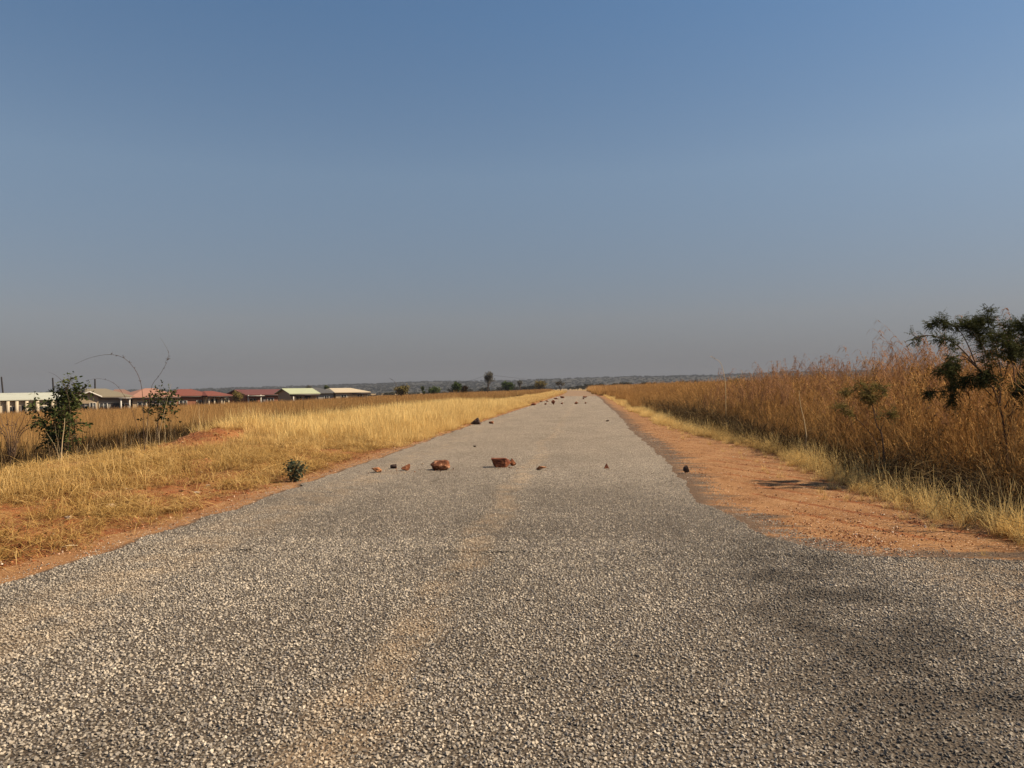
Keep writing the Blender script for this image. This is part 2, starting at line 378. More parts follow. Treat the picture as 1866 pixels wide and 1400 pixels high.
# dense outline of the right-hand edge: along the side road, round the mouth of the junction, then straight on
def dens(P, step):
    P = smooth_path([(x, y, 0) for x, y in P], 12*len(P)); return [(p[0], p[1]) for p in P]
rim = dens(RIM, .1)
y0 = rim[-1][1]
Yf = np.concatenate([np.arange(y0+.25, 40, .15), np.arange(40, 113.5, .8)])
right = rim + [(float(road_edge_right(y)), float(y)) for y in Yf]
right = [(x+(float(fbm(x*6, y*6, 21, 3))-.5)*.13, y+(float(fbm(x*6, y*6, 22, 3))-.5)*.13) for x, y in right]
# sheet as strips: rows in Y, both ends on the outlines
def road_z(X, Y): return np.maximum(gz(X, Y), -.025)*0 - .0035*np.clip(np.asarray(Y)-235, 0, 500) + .02 - .0035*np.abs(X+1.5)
rows = []
main = [p for p in right if p[0] < 3.3 and p[1] > 6.3]
V = []; Q = []
yy = [p[1] for p in main]
K = 26
for (xr_, y) in main:
    xl_ = float(road_edge_left(y))
    for k in range(K+1):
        x = xl_+(xr_-xl_)*k/K; V.append((x, y, float(road_z(x, y))))
for i in range(len(main)-1):
    for k in range(K): a = i*(K+1)+k; Q.append((a, a+1, a+K+2, a+K+1))
# apron: near part of the road with the side road's mouth
side = [p for p in right if not (p[0] < 3.3 and p[1] > 6.3)]
base = len(V); xe = main[0]
ya = np.arange(-8, xe[1]+.001, .2); ya = np.append(ya[ya < xe[1]-.05], xe[1])
sxs = np.array([p[0] for p in side][::-1]); sys_ = np.array([p[1] for p in side][::-1])
xcols = np.concatenate([np.linspace(-4.5, xe[0], K+1), sxs[sxs > xe[0]+.02]])
tops = np.concatenate([np.full(K+1, xe[1]), sys_[sxs > xe[0]+.02]])
nr = 60
for j in range(nr+1):
    f = j/nr
    for x, tp in zip(xcols, tops):
        y = -8+(tp+8)*f; xx = x
        if x <= xe[0] and f <= 1: 
            u = (x+4.5)/(xe[0]+4.5); xx = float(road_edge_left(y))*(1-u)+xe[0]*u
        V.append((xx, y, float(road_z(xx, y)) if xx < 4 else float(road_z(4, y))))
nc = len(xcols)
for j in range(nr):
    for k in range(nc-1): a = base+j*nc+k; Q.append((a, a+1, a+nc+1, a+nc))
me = mesh('road', V, np.array(Q), True, None, [m_road])
tag(link('road', me), kind='structure')
# unpaved stretch of the same road beyond the chippings
Yt = np.concatenate([np.arange(112, 300, 2.0), np.arange(300, 700, 10.)]); V = []; Q = []
for i, y in enumerate(Yt):
    for k in range(7): x = -4.4+5.9*k/6+float(road_shift(y)); V.append((x, y, float(road_z(x*0-1.5, y))-.012))
for i in range(len(Yt)-1):
    for k in range(6): a = i*7+k; Q.append((a, a+1, a+8, a+7))
tag(link('dirt_road', mesh('dirt_road', V, np.array(Q), True, None, [m_track])), kind='structure')
# shoulders as strips measured outwards from the edge of the chippings
def strip(edge, widths, mat, name, sgn):
    E = np.array(edge); V = []; Q = []; D = []
    T = np.gradient(E, axis=0); T /= np.linalg.norm(T, axis=1)[:, None]; k = np.ones(7)/7
    for a in (0, 1): T[:, a] = np.convolve(np.pad(T[:, a], 3, mode='edge'), k, 'valid')
    Nn = np.stack([T[:, 1], -T[:, 0]], 1)*sgn
    n = 17
    for i, (e, nn) in enumerate(zip(E, Nn)):
        for j in range(n):
            d = -.12+(widths(e)+.12)*(j/(n-1))**1.3; p = e+nn*d
            p[0] = p[0]; gzz = float(gz(p[0], p[1]))+.006 if d > .02 else -.012
            gzz = gzz*min(1, max(0, d)/.3)+(-.006)*(1-min(1, max(0, d)/.3)) + .008*math.sin(p[0]*9+p[1]*5)*min(1, max(0, d))
            V.append((p[0], p[1], gzz)); D.append(d)
    for i in range(len(E)-1):
        for j in range(n-1): a = i*n+j; Q.append((a, a+1, a+n+1, a+n) if sgn > 0 else (a, a+n, a+n+1, a+1))
    return tag(link(name, mesh(name, V, np.array(Q), True, {'edge': D}, [mat])), kind='structure')
rl = [p for p in right if p[0] < 7.5]
sh_far = strip([p for p in rl if p[1] >= 15.9 and p[0] < 3], lambda e: 2.55, m_shoulder, 'dirt_shoulder', 1)
# the wedge at the junction's mouth is a plain grid (a strip would fold over itself in the bend)
gx = np.arange(1.0, 7.4, .08); gy = np.arange(5.9, 16.01, .08); GX, GY = np.meshgrid(gx, gy); rp = np.array(rl)
seg0 = rp[:-1]; seg1 = rp[1:]; dv = seg1-seg0; q = np.stack([GX.ravel(), GY.ravel()], 1)
DD = np.full(len(q), 9.)
for a_, d_ in zip(seg0, dv):
    t_ = np.clip(((q-a_)@d_)/(d_@d_+1e-9), 0, 1); DD = np.minimum(DD, np.linalg.norm(q-(a_+t_[:, None]*d_), axis=1))
xr_g = np.interp(q[:, 1], [p[1] for p in main], [p[0] for p in main]); tp_g = np.interp(q[:, 0], sxs, sys_, left=main[0][1])
ins = ((q[:, 1] >= main[0][1]) & (q[:, 0] < xr_g)) | ((q[:, 1] < main[0][1]) & (q[:, 1] < tp_g)); DD = np.where(ins, -DD, DD)
k_ = np.clip(DD, 0, .3)/.3; ZG = (gz(q[:, 0], q[:, 1])+.006)*k_-.006*(1-k_)+.008*np.sin(q[:, 0]*9+q[:, 1]*5)*np.clip(DD, 0, 1); ZG = np.where(DD < .02, -.012, ZG)
ii = np.arange(len(q)).reshape(GX.shape); Q = np.stack([ii[:-1, :-1], ii[:-1, 1:], ii[1:, 1:], ii[1:, :-1]], -1).reshape(-1, 4)
ok = (DD[Q].max(1) > -.1) & (DD[Q].min(1) < 2.5); Q = Q[ok]
tag(link('dirt_shoulder', mesh('dirt_shoulder', np.stack([q[:, 0], q[:, 1], ZG], 1), Q, True, {'edge': DD}, [m_shoulder])), kind='structure')
left = [(float(road_edge_left(y)), float(y)) for y in np.concatenate([np.arange(-6, 40, .15), np.arange(40, 113, .8)])]
strip(left, lambda e: .55, m_verge, 'dirt_verge', -1)

# hills along the horizon
def ridge(az):                   # height of the ridge over its picture x
    px = 933+F*np.tan(az)
    return np.interp(px, [-600, 0, 400, 600, 900, 1300, 1450, 1866, 2600], [-5, -1, 5, 13, 21, 31, 36, 40, 42])
azs = np.linspace(R_(-48), R_(48), 420); rs = np.concatenate([np.linspace(1300, 2500, 26), np.linspace(2600, 5200, 10)])
AZ, RR = np.meshgrid(azs, rs)
hx = np.sin(AZ-R_(YAW))*RR; hy = np.cos(AZ-R_(YAW))*RR
up = sst(1300, 2500, RR)**1.2
HZ = -6+(ridge(AZ)+6+(fbm(AZ*14, RR*.002, 4)-.5)*9)*up + (fbm(hx*.004, hy*.004, 8)-.5)*10*sst(1500, 2200, RR)
m_hill, t, o = new_mat('hill_scrub')
P = pos(t); n1 = noise(t, P, .035, 6, .7)
princ(t, o, cramp(t, n1, [(.38, (.030, .028, .020)), (.55, (.055, .048, .032)), (.68, (.080, .066, .042))]), .95, n1, 1, 8)
i = np.arange(AZ.size).reshape(AZ.shape); Q = np.stack([i[:-1, :-1], i[:-1, 1:], i[1:, 1:], i[1:, :-1]], -1).reshape(-1, 4)
tag(link('hills', mesh('hills', np.stack([hx, hy, HZ], -1).reshape(-1, 3), Q, True, None, [m_hill])), kind='structure')
def hill_z(az, r):
    return -6+(ridge(az)+6+(fbm(az*14, r*.002, 4)-.5)*9)*sst(1300, 2500, r)**1.2+(fbm(np.sin(az-R_(YAW))*r*.004, np.cos(az-R_(YAW))*r*.004, 8)-.5)*10*sst(1500, 2200, r)

# ------------------------------------------------------------------ scattering (geometry nodes, stuff only)
def scatter(name, sources, P, rot, scl, mat=None):
    """one object of stuff: copies of the source meshes on the points"""
    me = bpy.data.meshes.new(name); me.vertices.add(len(P)); me.vertices.foreach_set('co', np.asarray(P, np.float32).ravel())
    a = me.attributes.new('rot', 'FLOAT_VECTOR', 'POINT'); a.data.foreach_set('vector', np.asarray(rot, np.float32).ravel())
    a = me.attributes.new('scl', 'FLOAT_VECTOR', 'POINT'); a.data.foreach_set('vector', np.asarray(scl, np.float32).ravel())
    a = me.attributes.new('pick', 'INT', 'POINT'); a.data.foreach_set('value', rng.integers(0, len(sources), len(P)).astype(np.int32))
    o = link(name, me); g = bpy.data.node_groups.new(name, 'GeometryNodeTree')
    g.interface.new_socket('Geometry', in_out='INPUT', socket_type='NodeSocketGeometry'); g.interface.new_socket('Geometry', in_out='OUTPUT', socket_type='NodeSocketGeometry')
    gi = N(g, 'NodeGroupInput'); go = N(g, 'NodeGroupOutput'); iop = N(g, 'GeometryNodeInstanceOnPoints'); jn = N(g, 'GeometryNodeJoinGeometry')
    for s in sources:
        so = bpy.data.objects.new(s.name, s); oi = N(g, 'GeometryNodeObjectInfo'); oi.inputs['Object'].default_value = so; oi.inputs['As Instance'].default_value = False
        gt = N(g, 'GeometryNodeGeometryToInstance'); L(g, oi.outputs['Geometry'], gt.inputs[0]); L(g, gt.outputs[0], jn.inputs[0])
    def na(nm, ty):
        n = N(g, 'GeometryNodeInputNamedAttribute', data_type=ty); n.inputs['Name'].default_value = nm; return n.outputs[0]
    L(g, gi.outputs[0], iop.inputs['Points']); L(g, jn.outputs[0], iop.inputs['Instance']); iop.inputs['Pick Instance'].default_value = True
    L(g, na('pick', 'INT'), iop.inputs['Instance Index'])
    e2r = N(g, 'FunctionNodeEulerToRotation'); L(g, na('rot', 'FLOAT_VECTOR'), e2r.inputs[0]); L(g, e2r.outputs[0], iop.inputs['Rotation'])
    L(g, na('scl', 'FLOAT_VECTOR'), iop.inputs['Scale']); L(g, iop.outputs[0], go.inputs[0])
    md = o.modifiers.new('scatter', 'NODES'); md.node_group = g
    return tag(o, kind='stuff')

def ribbons(mb, base, hd, h, lean, width, droop, segs=4, tint=None, r=None, wpow=.7, fan=1.6):
    """n curved blades: base (n,3), heading hd, height, lean, all vectorised"""
    r = r or rng; n = len(base); t = np.linspace(0, 1, segs+1)[None, :]
    ho = (lean*h)[:, None]*t**fan; ve = h[:, None]*(t-droop[:, None]*t**2.6)
    d = np.stack([np.cos(hd), np.sin(hd), np.zeros(n)], 1)
    P = base[:, None]+d[:, None]*ho[..., None]+np.array((0, 0, 1.))*ve[..., None]
    kink = (r.random((n, segs+1, 3))-.5)*(h[:, None, None]*.03)*t[..., None]; P = P+kink
    sa = hd+math.pi/2+(r.random(n)-.5)*1.6; sd_ = np.stack([np.cos(sa), np.sin(sa), np.zeros(n)], 1)
    wd = (width[:, None]*(1-t*.93)**wpow)[..., None]*.5
    V = np.stack([P-sd_[:, None]*wd, P+sd_[:, None]*wd], 2).reshape(-1, 3)
    i = (np.arange(n)*(segs+1)*2)[:, None]+np.arange(segs)[None]*2
    Q = np.stack([i, i+1, i+3, i+2], -1).reshape(-1, 4)
    tint = r.random(n) if tint is None else tint
    mb.add(V, Q, np.repeat(tint, (segs+1)*2), np.tile(np.repeat(t[0], 2), n)); return P
def disc(n, rad, r): 
    a = r.random(n)*2*math.pi; q = rad*np.sqrt(r.random(n)); return np.stack([q*np.cos(a), q*np.sin(a), np.zeros(n)], 1)
def tuft(name, mat, n, rad, h0, h1, w0, lean=.45, droop=.25, segs=4, seed=0, outward=.6, stalks=0, sh=1.6):
    r = np.random.default_rng(seed); mb = MB(); b_ = disc(n, rad, r); out_a = np.arctan2(b_[:, 1], b_[:, 0])
    hd = np.where(r.random(n) < outward, out_a+(r.random(n)-.5)*1.2, r.random(n)*6.283)
    h = h0+(h1-h0)*r.random(n); ln = lean*(.15+1.3*r.random(n)**1.5)
    ribbons(mb, b_, hd, h, ln, w0*(.6+.8*r.random(n)), droop*(.2+1.3*r.random(n)), segs, r=r)
    if stalks:
        b_ = disc(stalks, rad*.9, r)
        ribbons(mb, b_, r.random(stalks)*6.283, h1*sh*(.75+.4*r.random(stalks)), np.full(stalks, .16), np.full(stalks, w0*.7), .05*r.random(stalks), 4, .75+.25*r.random(stalks), r, .3)
    return mb.me(name, mat)
def plume_tuft(name, mat, n, rad, h0, h1, w0, seed, culms, ph, sp=26, plume_w=.005, leaves_h=1.0):
    """tall grass: leafy base, upright culms, nodding feathery heads"""
    r = np.random.default_rng(seed); mb = MB(); b_ = disc(n, rad, r)
    ribbons(mb, b_, r.random(n)*6.283, (h0+(h1-h0)*r.random(n)), .45*(.1+1.2*r.random(n)), w0*(.6+.8*r.random(n)), .3*(.1+1.4*r.random(n)), 5, r=r)
    b_ = disc(culms, rad, r); wind = 3.5+(r.random(culms)-.5)*1.5; hc = ph*(.72+.36*r.random(culms))
    P = ribbons(mb, b_, wind, hc, .10+.28*r.random(culms)**2, np.full(culms, w0*.75), .03+.10*r.random(culms), 8, .5*r.random(culms), r, .25, 3.2)
    # heads: short drooping ribbons over the last third of each culm
    for c_ in range(culms):
        Pc = P[c_]; u = np.sort(.60+.40*r.random(sp)); k = u*8; i0 = np.clip(k.astype(int), 0, 7); fr = (k-i0)[:, None]
        bs = Pc[i0]*(1-fr)+Pc[i0+1]*fr; hh_ = hc[c_]*.075*(1.25-u)*2*(.5+r.random(sp))
        ribbons(mb, bs, wind[c_]+(r.random(sp)-.5)*3.4, hh_, np.full(sp, 1.0), np.full(sp, plume_w)*(.6+.9*r.random(sp)), 1.1+.9*r.random(sp), 3, .15+.3*r.random(sp), r, .4, 1.1)
    me = mb.me(name, mat); return me
def pts(x, y, zoff=0.): return np.stack([x, y, gz(x, y)+zoff], 1)
def jit(x0, x1, y0, y1, step, r=rng):
    nx = int((x1-x0)/step); ny = int((y1-y0)/step); X, Y = np.meshgrid(np.arange(nx), np.arange(ny))
    X = x0+(X.ravel()+r.random(nx*ny))*step; Y = y0+(Y.ravel()+r.random(nx*ny))*step; return X, Y
def rots(n, tilt=.12):
    return np.stack([(rng.random(n)-.5)*2*tilt, (rng.random(n)-.5)*2*tilt, rng.random(n)*6.283], 1)
def scl3(s, zs=None): 
    zs = s if zs is None else zs; return np.stack([s, s, zs], 1)
def keep(m, *a): return [q[m] for q in a]

# --- loose chippings on the road close to the camera
def chip_mesh(seed, flat=.6):
    r = np.random.default_rng(seed); bm = bmesh.new()
    for _ in range(11):
        v = r.normal(size=3); v /= np.linalg.norm(v); v *= (.8+.3*r.random()); v[2] *= flat; v[0] *= .8+.5*r.random(); bm.verts.new(v)
    bmesh.ops.convex_hull(bm, input=bm.verts); me = bpy.data.meshes.new('chipping')
    for v in [v for v in bm.verts if not v.link_faces]: bm.verts.remove(v)
    bmesh.ops.triangulate(bm, faces=bm.faces); bm.to_mesh(me); bm.free(); return me
def in_road(x, y):
    xr_ = np.interp(y, yy, [p[0] for p in main]); ok1 = (y >= xe[1]) & (x < xr_) & (x > road_edge_left(y))
    tp = np.interp(x, sxs, sys_, left=xe[1]); ok2 = (y < xe[1]) & (x > road_edge_left(y)) & (y < tp)
    return ok1 | ok2
chips = [chip_mesh(s, .72) for s in range(8)]
for c_ in chips: c_.materials.append(m_chip)
X, Y = jit(-9, 11, 1.4, 7.3, .0185); X2, Y2 = jit(-9, 11, 7.29, 13.0, .0215)
m = rng.random(len(X2)) < 1-.9*sst(8.5, 13.0, Y2)
X = np.concatenate([X, X2[m]]); Y = np.concatenate([Y, Y2[m]])
m = seen(X, Y, .5) & in_road(X, Y) & (rng.random(len(X)) < .86)
# thinner cover where dust and tar fill the seal
thin = fbm(X*.9, Y*.9, 40)
m &= rng.random(len(X)) < .55+.8*thin
X, Y = keep(m, X, Y); s = .0089*(.6+.75*rng.random(len(X))**1.6)*(1-.15*sst(6, 9, Y))
scatter('stone_chippings', chips, np.stack([X, Y, road_z(np.minimum(X, 4), Y)+s*.4], 1), rots(len(X), .7), np.stack([s, s, s], 1))
# chippings spilled along the edges
def edge_scatter(edge, n, lo, hi, ymax, smin, smax, name, srcs, sgn, z=.0):
    E = np.array([p for p in edge if p[1] < ymax]); i = rng.integers(0, len(E)-1, n); f = rng.random(n)[:, None]
    p = E[i]*(1-f)+E[i+1]*f; T = E[i+1]-E[i]; T /= np.linalg.norm(T, axis=1)[:, None]+1e-9; Nn = np.stack([T[:, 1], -T[:, 0]], 1)*sgn
    d = lo+(hi-lo)*rng.random(n)**1.4; p = p+Nn*d[:, None]; s = smin+(smax-smin)*rng.random(n)**3
    q = np.stack([p[:, 0], p[:, 1], np.maximum(gz(p[:, 0], p[:, 1]), -.03)+.010+s*.1+z], 1); k = seen(q[:, 0], q[:, 1], 1.) 
    return scatter(name, srcs, q[k], rots(k.sum(), 1), np.stack([s, s, s], 1)[k])
pebs = [chip_mesh(s+50, .8) for s in range(5)]
for c_ in pebs: c_.materials.append(m_peb)
tag(edge_scatter(rl, 17000, .0, 2.7, 45, .0025, .013, 'shoulder_gravel', pebs, 1), kind='stuff')
tag(edge_scatter(left, 9000, .0, .8, 40, .003, .014, 'verge_gravel', pebs, -1), kind='stuff')
tag(edge_scatter(left, 7000, -.02, .30, 25, .005, .010, 'spilled_chippings', chips, -1), kind='stuff')
tag(edge_scatter(rl, 9000, -.02, .50, 25, .005, .010, 'loose_chippings', chips, 1), kind='stuff')

# --- grasses on the left
def bare_f(X, Y): return .80*sst(.50, .66, fbm(X*.8+3, Y*.8, 51)) + np.exp(-((X+10.0)/.95)**2-((Y-19.2)/3.8)**2)*1.4 + .60*np.exp(-((X+6.0)/.8)**2-((Y-12.5)/2.6)**2)
clods = [chip_mesh(s_+70, .7) for s_ in range(5)]
for c_ in clods: c_.materials.append(m_clod)
f_near_src = [tuft('brown_tuft', m_field, 44, .17, .40, .95, .0085, .34, .15, 4, 560+k, stalks=5, sh=1.1) for k in range(3)]
X, Y = jit(-11.2, -4.7, 4, 34, .06); m = seen(X, Y, 1) & (rng.random(len(X)) < .10+.55*sst(.45, .6, fbm(X*1.3, Y*1.3, 53))); X, Y = keep(m, X, Y); s = .005+.030*rng.random(len(X))**5
scatter('bank_clods', clods, pts(X, Y, .002), rots(len(X), 1), np.stack([s, s, s], 1))
l_t = []
for k in range(4):
    r = np.random.default_rng(600+k); mb = MB(); b_ = disc(34, .18, r); ribbons(mb, b_+(0, 0, .01), r.random(34)*6.283, .10+.16*r.random(34), 1.1+1.6*r.random(34), .006*(.6+.8*r.random(34)), .85+.12*r.random(34), 4, r.random(34), r, .3, 1.1)
    l_t.append(mb.me('straw_litter', m_yeldull))
X, Y = jit(-11.2, -4.8, 4, 26, .14); m = seen(X, Y, 1) & (rng.random(len(X)) < .55*(1-.75*np.clip(bare_f(X, Y), 0, 1.2))*sst(4.8, 5.6, -X)*sst(.35, .55, fbm(X*.9, Y*.9, 54))); X, Y = keep(m, X, Y)
scatter('straw_litter', l_t, pts(X, Y), rots(len(X), .25), scl3(.7+.7*rng.random(len(X))))
y_t = [tuft('yellow_tuft', m_yel, 46, .16, .14, .38, .0065, .55, .3, 4, 100+k, stalks=5, sh=1.2) for k in range(5)]
d_t = [tuft('tangle_tuft', m_yeldull, 34, .15, .07, .28, .006, 1.1, .5, 4, 120+k, .5, stalks=2, sh=1.5) for k in range(5)]
X, Y = jit(-11.3, -4.75, 4, 23, .105); s_ = -X
den = sst(4.75, 5.6, s_+(fbm(X*.8, Y*.8, 50)-.5)*1.0)
bare = bare_f(X, Y)
m = seen(X, Y, 2) & (rng.random(len(X)) < den*(1-bare)*(.62-.25*sst(9, 11, -X)))
X, Y = keep(m, X, Y); s = .55+.75*rng.random(len(X))*(.6+.8*fbm(X*.7, Y*.7, 52))
s = s*(.38+.42*sst(4.9, 6.6, -X)-.36*sst(8.8, 10.4, -X))*(.55+.95*fbm(X*1.3, Y*1.3, 59)); 
scatter('verge_grass', d_t, pts(X, Y), rots(len(X), .3), scl3(s*1.15, s))
X, Y = jit(-12.5, -4.6, 17.5, 62, .125); s_ = -X
lim = 10.9+sst(22, 40, Y)*1.3
den = sst(4.65, 5.2, s_+(fbm(X*.8, Y*.8, 55)-.5)*.8)*sst(18, 23, Y+(fbm(X*.5, Y*.5, 56)-.5)*6)*(1-sst(lim-.3, lim+.3, s_))
m = seen(X, Y, 2) & (rng.random(len(X)) < den*.75)
X, Y = keep(m, X, Y); s = (.7+.6*rng.random(len(X)))*(.7+.6*fbm(X*.5, Y*.5, 57))*(.5+.5*sst(4.8, 6.0, -X))
scatter('yellow_grass', y_t, pts(X, Y), rots(len(X), .2), scl3(s*1.2, s*1.15))
X, Y = jit(-12.5, -5.2, 24, 62, .4); m = seen(X, Y, 2) & (rng.random(len(X)) < .75*sst(.52, .66, fbm(X*.35, Y*.22, 65))); X, Y = keep(m, X, Y)
scatter('brown_tufts', f_near_src, pts(X, Y), rots(len(X), .2), scl3(.35+.35*rng.random(len(X))))
yf = [tuft('yellow_clump', m_yel, 110, .5, .15, .36, .014, .5, .25, 3, 140+k) for k in range(4)]
X, Y = jit(-13, -4.9, 60, 240, .55); m = seen(X, Y, 2) & (rng.random(len(X)) < .9) & (-X > 4.9-road_shift(Y)*1.0) & (-X < 9.5+(fbm(X*.1, Y*.1, 58)-.5)*5-road_shift(Y))
X, Y = keep(m, X, Y); s = .8+.5*rng.random(len(X)); scatter('far_verge_grass', yf, pts(X, Y), rots(len(X), .15), scl3(s))

f_near = [tuft('field_tuft', m_field, 44, .17, .40, .95, .0085, .24, .08, 4, 160+k, stalks=9, sh=1.1) for k in range(6)]
X, Y = jit(-34, -11.6, 8, 46, .28); s_ = -X; e = 15.0-2.9*sst(26, 38, Y)
den = sst(e-.5, e+.4, s_+(vnoise(Y*.5, X*.5, 60)-.5)*1.0)
m = seen(X, Y, 2) & (rng.random(len(X)) < den*.9+.05); X, Y = keep(m, X, Y)
s = (.62+.36*rng.random(len(X)))*(.70+.6*fbm(X*.3, Y*.3, 61)); scatter('field_grass', f_near, pts(X, Y), rots(len(X), .12), scl3(s*1.1, s))
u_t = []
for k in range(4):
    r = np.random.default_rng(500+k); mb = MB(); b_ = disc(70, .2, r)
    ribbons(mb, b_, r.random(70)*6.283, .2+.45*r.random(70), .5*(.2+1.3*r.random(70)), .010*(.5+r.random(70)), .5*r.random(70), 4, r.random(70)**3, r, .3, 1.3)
    u_t.append(mb.me('dark_tuft', m_stubble))
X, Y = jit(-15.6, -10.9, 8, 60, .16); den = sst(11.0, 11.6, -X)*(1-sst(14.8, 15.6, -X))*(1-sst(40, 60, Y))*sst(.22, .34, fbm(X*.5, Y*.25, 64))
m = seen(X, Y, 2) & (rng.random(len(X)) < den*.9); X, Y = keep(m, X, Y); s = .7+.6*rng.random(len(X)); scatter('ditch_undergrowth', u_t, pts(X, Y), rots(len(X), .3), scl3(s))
s_t = []
for k in range(4):
    r = np.random.default_rng(800+k); mb = MB(); b_ = disc(6, .25, r); ribbons(mb, b_, r.random(6)*6.283, .6+.65*r.random(6), .25*r.random(6), .0035+.003*r.random(6), .05+.12*r.random(6), 6, .4+.6*r.random(6), r, .4, 1.8); s_t.append(mb.me('stalk_tuft', m_dead))
X, Y = jit(-14.5, -10.2, 10, 36, .5); m = seen(X, Y, 2) & (rng.random(len(X)) < .38); X, Y = keep(m, X, Y); scatter('thin_dry_stalks', s_t, pts(X, Y), rots(len(X), .2), scl3(.6+.6*rng.random(len(X))))
f_mid = [tuft('field_clump', m_field, 110, .5, .5, 1.05, .018, .25, .12, 3, 180+k, stalks=20, sh=1.12) for k in range(5)]
X, Y = jit(-95, -12, 20, 130, .62); m = seen(X, Y, 3) & ((Y > 46) | (X < -34)) & (-X > 11.0-road_shift(Y)) & (-X > 9.5+(fbm(X*.1, Y*.1, 58)-.5)*5)
X, Y = keep(m, X, Y); s = (.60+.36*rng.random(len(X)))*(.7+.6*fbm(X*.12, Y*.12, 62)); scatter('open_field_grass', f_mid, pts(X, Y), rots(len(X), .1), scl3(s*1.1, s))
f_far = [tuft('far_field_clump', m_field, 260, 1.6, .6, 1.1, .035, .2, .1, 2, 200+k, stalks=40, sh=1.1) for k in range(4)]
X, Y = jit(-330, -9, 60, 420, 1.8); m = seen(X, Y, 3) & ((Y > 130) | (X < -95)) & (-X > 10-road_shift(Y))
X, Y = keep(m, X, Y); s = (.62+.3*rng.random(len(X)))*(.75+.5*fbm(X*.05, Y*.05, 63)); scatter('distant_field_grass', f_far, pts(X, Y), rots(len(X), .08), scl3(s*1.1, s))

# --- grasses on the right
m_e = [tuft('edge_tuft', m_yel, 44, .13, .15, .42, .006, .75, .35, 4, 220+k, .7, stalks=4, sh=1.2) for k in range(5)]
def right_line(Y): return 3.72+(vnoise(Y*.4, 0, 70)-.5)*.5-.95*sst(18, 30, Y)
X, Y = jit(2.6, 5.4, 5.2, 45, .105); xl_ = right_line(Y)
den = sst(xl_-.15, xl_+.35, X)*(1-sst(xl_+.35, xl_+.75, X))*(.25+.75*sst(.38, .52, fbm(X*1.1, Y*.9, 73))) + .05*sst(xl_-1.0, xl_, X)
m = seen(X, Y, 1) & (rng.random(len(X)) < den*.8); X, Y = keep(m, X, Y); s = (.45+.65*rng.random(len(X)))*(.5+.55*sst(0, .6, X-right_line(Y)))*(.8+.45*fbm(X, Y, 74))
scatter('shoulder_grass', m_e, pts(X, Y), rots(len(X), .25), scl3(s*1.05, s))
b_t = []
for k in range(5):
    r = np.random.default_rng(300+k); mb = MB(); b_ = disc(90, .28, r)
    ribbons(mb, b_, r.random(90)*6.283, .30+.70*r.random(90), .9*(.2+1.3*r.random(90)), .007*(.5+r.random(90)), .35+.75*r.random(90), 7, r.random(90)**2.2, r, .3, 1.3)
    b_t.append(mb.me('brush_tangle', m_brush))
X, Y = jit(4.0, 8.2, 5.0, 60, .18); lo = right_line(Y)+.70; den = sst(lo-.2, lo+.3, X)*(1-.6*sst(6.5, 8, X))
m = seen(X, Y, 2) & (rng.random(len(X)) < den*.95); X, Y = keep(m, X, Y); s = .65+.75*rng.random(len(X))
scatter('ditch_brush', b_t, pts(X, Y), rots(len(X), .3), scl3(s))
t_n = [plume_tuft('tall_grass_tuft', m_tall, 66, .16, .5, 1.50, .0105, 320+k, 2, 1.9, 30, .009) for k in range(6)]
X, Y = jit(4.2, 17, 4.0, 34, .34); lo = right_line(Y)+1.1+.55*(1-sst(9, 14, Y))
den = sst(lo-.2, lo+.7, X+(fbm(X*.8, Y*.8, 75)-.5)*2.0)*(.35+.65*sst(.36, .48, fbm(X*.7, Y*.7, 77)))
m = seen(X, Y, 2) & (rng.random(len(X)) < den*.8); X, Y = keep(m, X, Y)
s = (.70+.48*rng.random(len(X)))*(.64+.76*fbm(X*.55, Y*.55, 76))*(.62+.52*sst(4.8, 6.6, X))*(1-.20*sst(14, 30, Y)); scatter('tall_grass', t_n, pts(X, Y), rots(len(X), .12), scl3(s*1.1, s))
p_t = []
for k in range(6):
    r = np.random.default_rng(700+k); mb = MB(); nc = 4; b_ = disc(nc, .3, r); wind = 3.4+(r.random(nc)-.5)*1.4; hc = 1.75+.7*r.random(nc)
    P = ribbons(mb, b_, wind, hc, .08+.22*r.random(nc), np.full(nc, .006), .02+.08*r.random(nc), 10, .2*r.random(nc), r, .25, 3.6)
    for c_ in range(nc):
        u = np.sort(.66+.34*r.random(34)); kk = u*10; i0 = np.clip(kk.astype(int), 0, 9); fr = (kk-i0)[:, None]; bs = P[c_][i0]*(1-fr)+P[c_][i0+1]*fr
        ribbons(mb, bs, wind[c_]+(r.random(34)-.5)*2.2, hc[c_]*.060*(1.3-u)*2*(.5+r.random(34)), np.full(34, 1.3), .011*(.6+.8*r.random(34)), 1.0+.9*r.random(34), 3, .1+.5*r.random(34), r, .4, 1.1)
    p_t.append(mb.me('plume_stem', m_plume))
X, Y = jit(5.0, 16, 5.0, 34, .62); m = seen(X, Y, 2) & (X > right_line(Y)+1.5) & (rng.random(len(X)) < .12+.60*sst(.46, .62, fbm(X*.6, Y*.6, 81))); X, Y = keep(m, X, Y)
scatter('grass_plumes', p_t, pts(X, Y), rots(len(X), .08), scl3((.94+.44*rng.random(len(X)))*(1-.10*sst(14, 30, Y))))
t_m = [plume_tuft('tall_grass_clump', m_tall, 90, .5, .6, 1.4, .02, 340+k, 7, 1.85, 9, .016) for k in range(5)]
X, Y = jit(2.9, 60, 26, 120, .62); lo = right_line(Y)+.75+(fbm(X*.25, Y*.25, 78)-.5)*3.0
m = seen(X, Y, 3) & ((Y > 34) | (X > 17)) & (X > lo); X, Y = keep(m, X, Y)
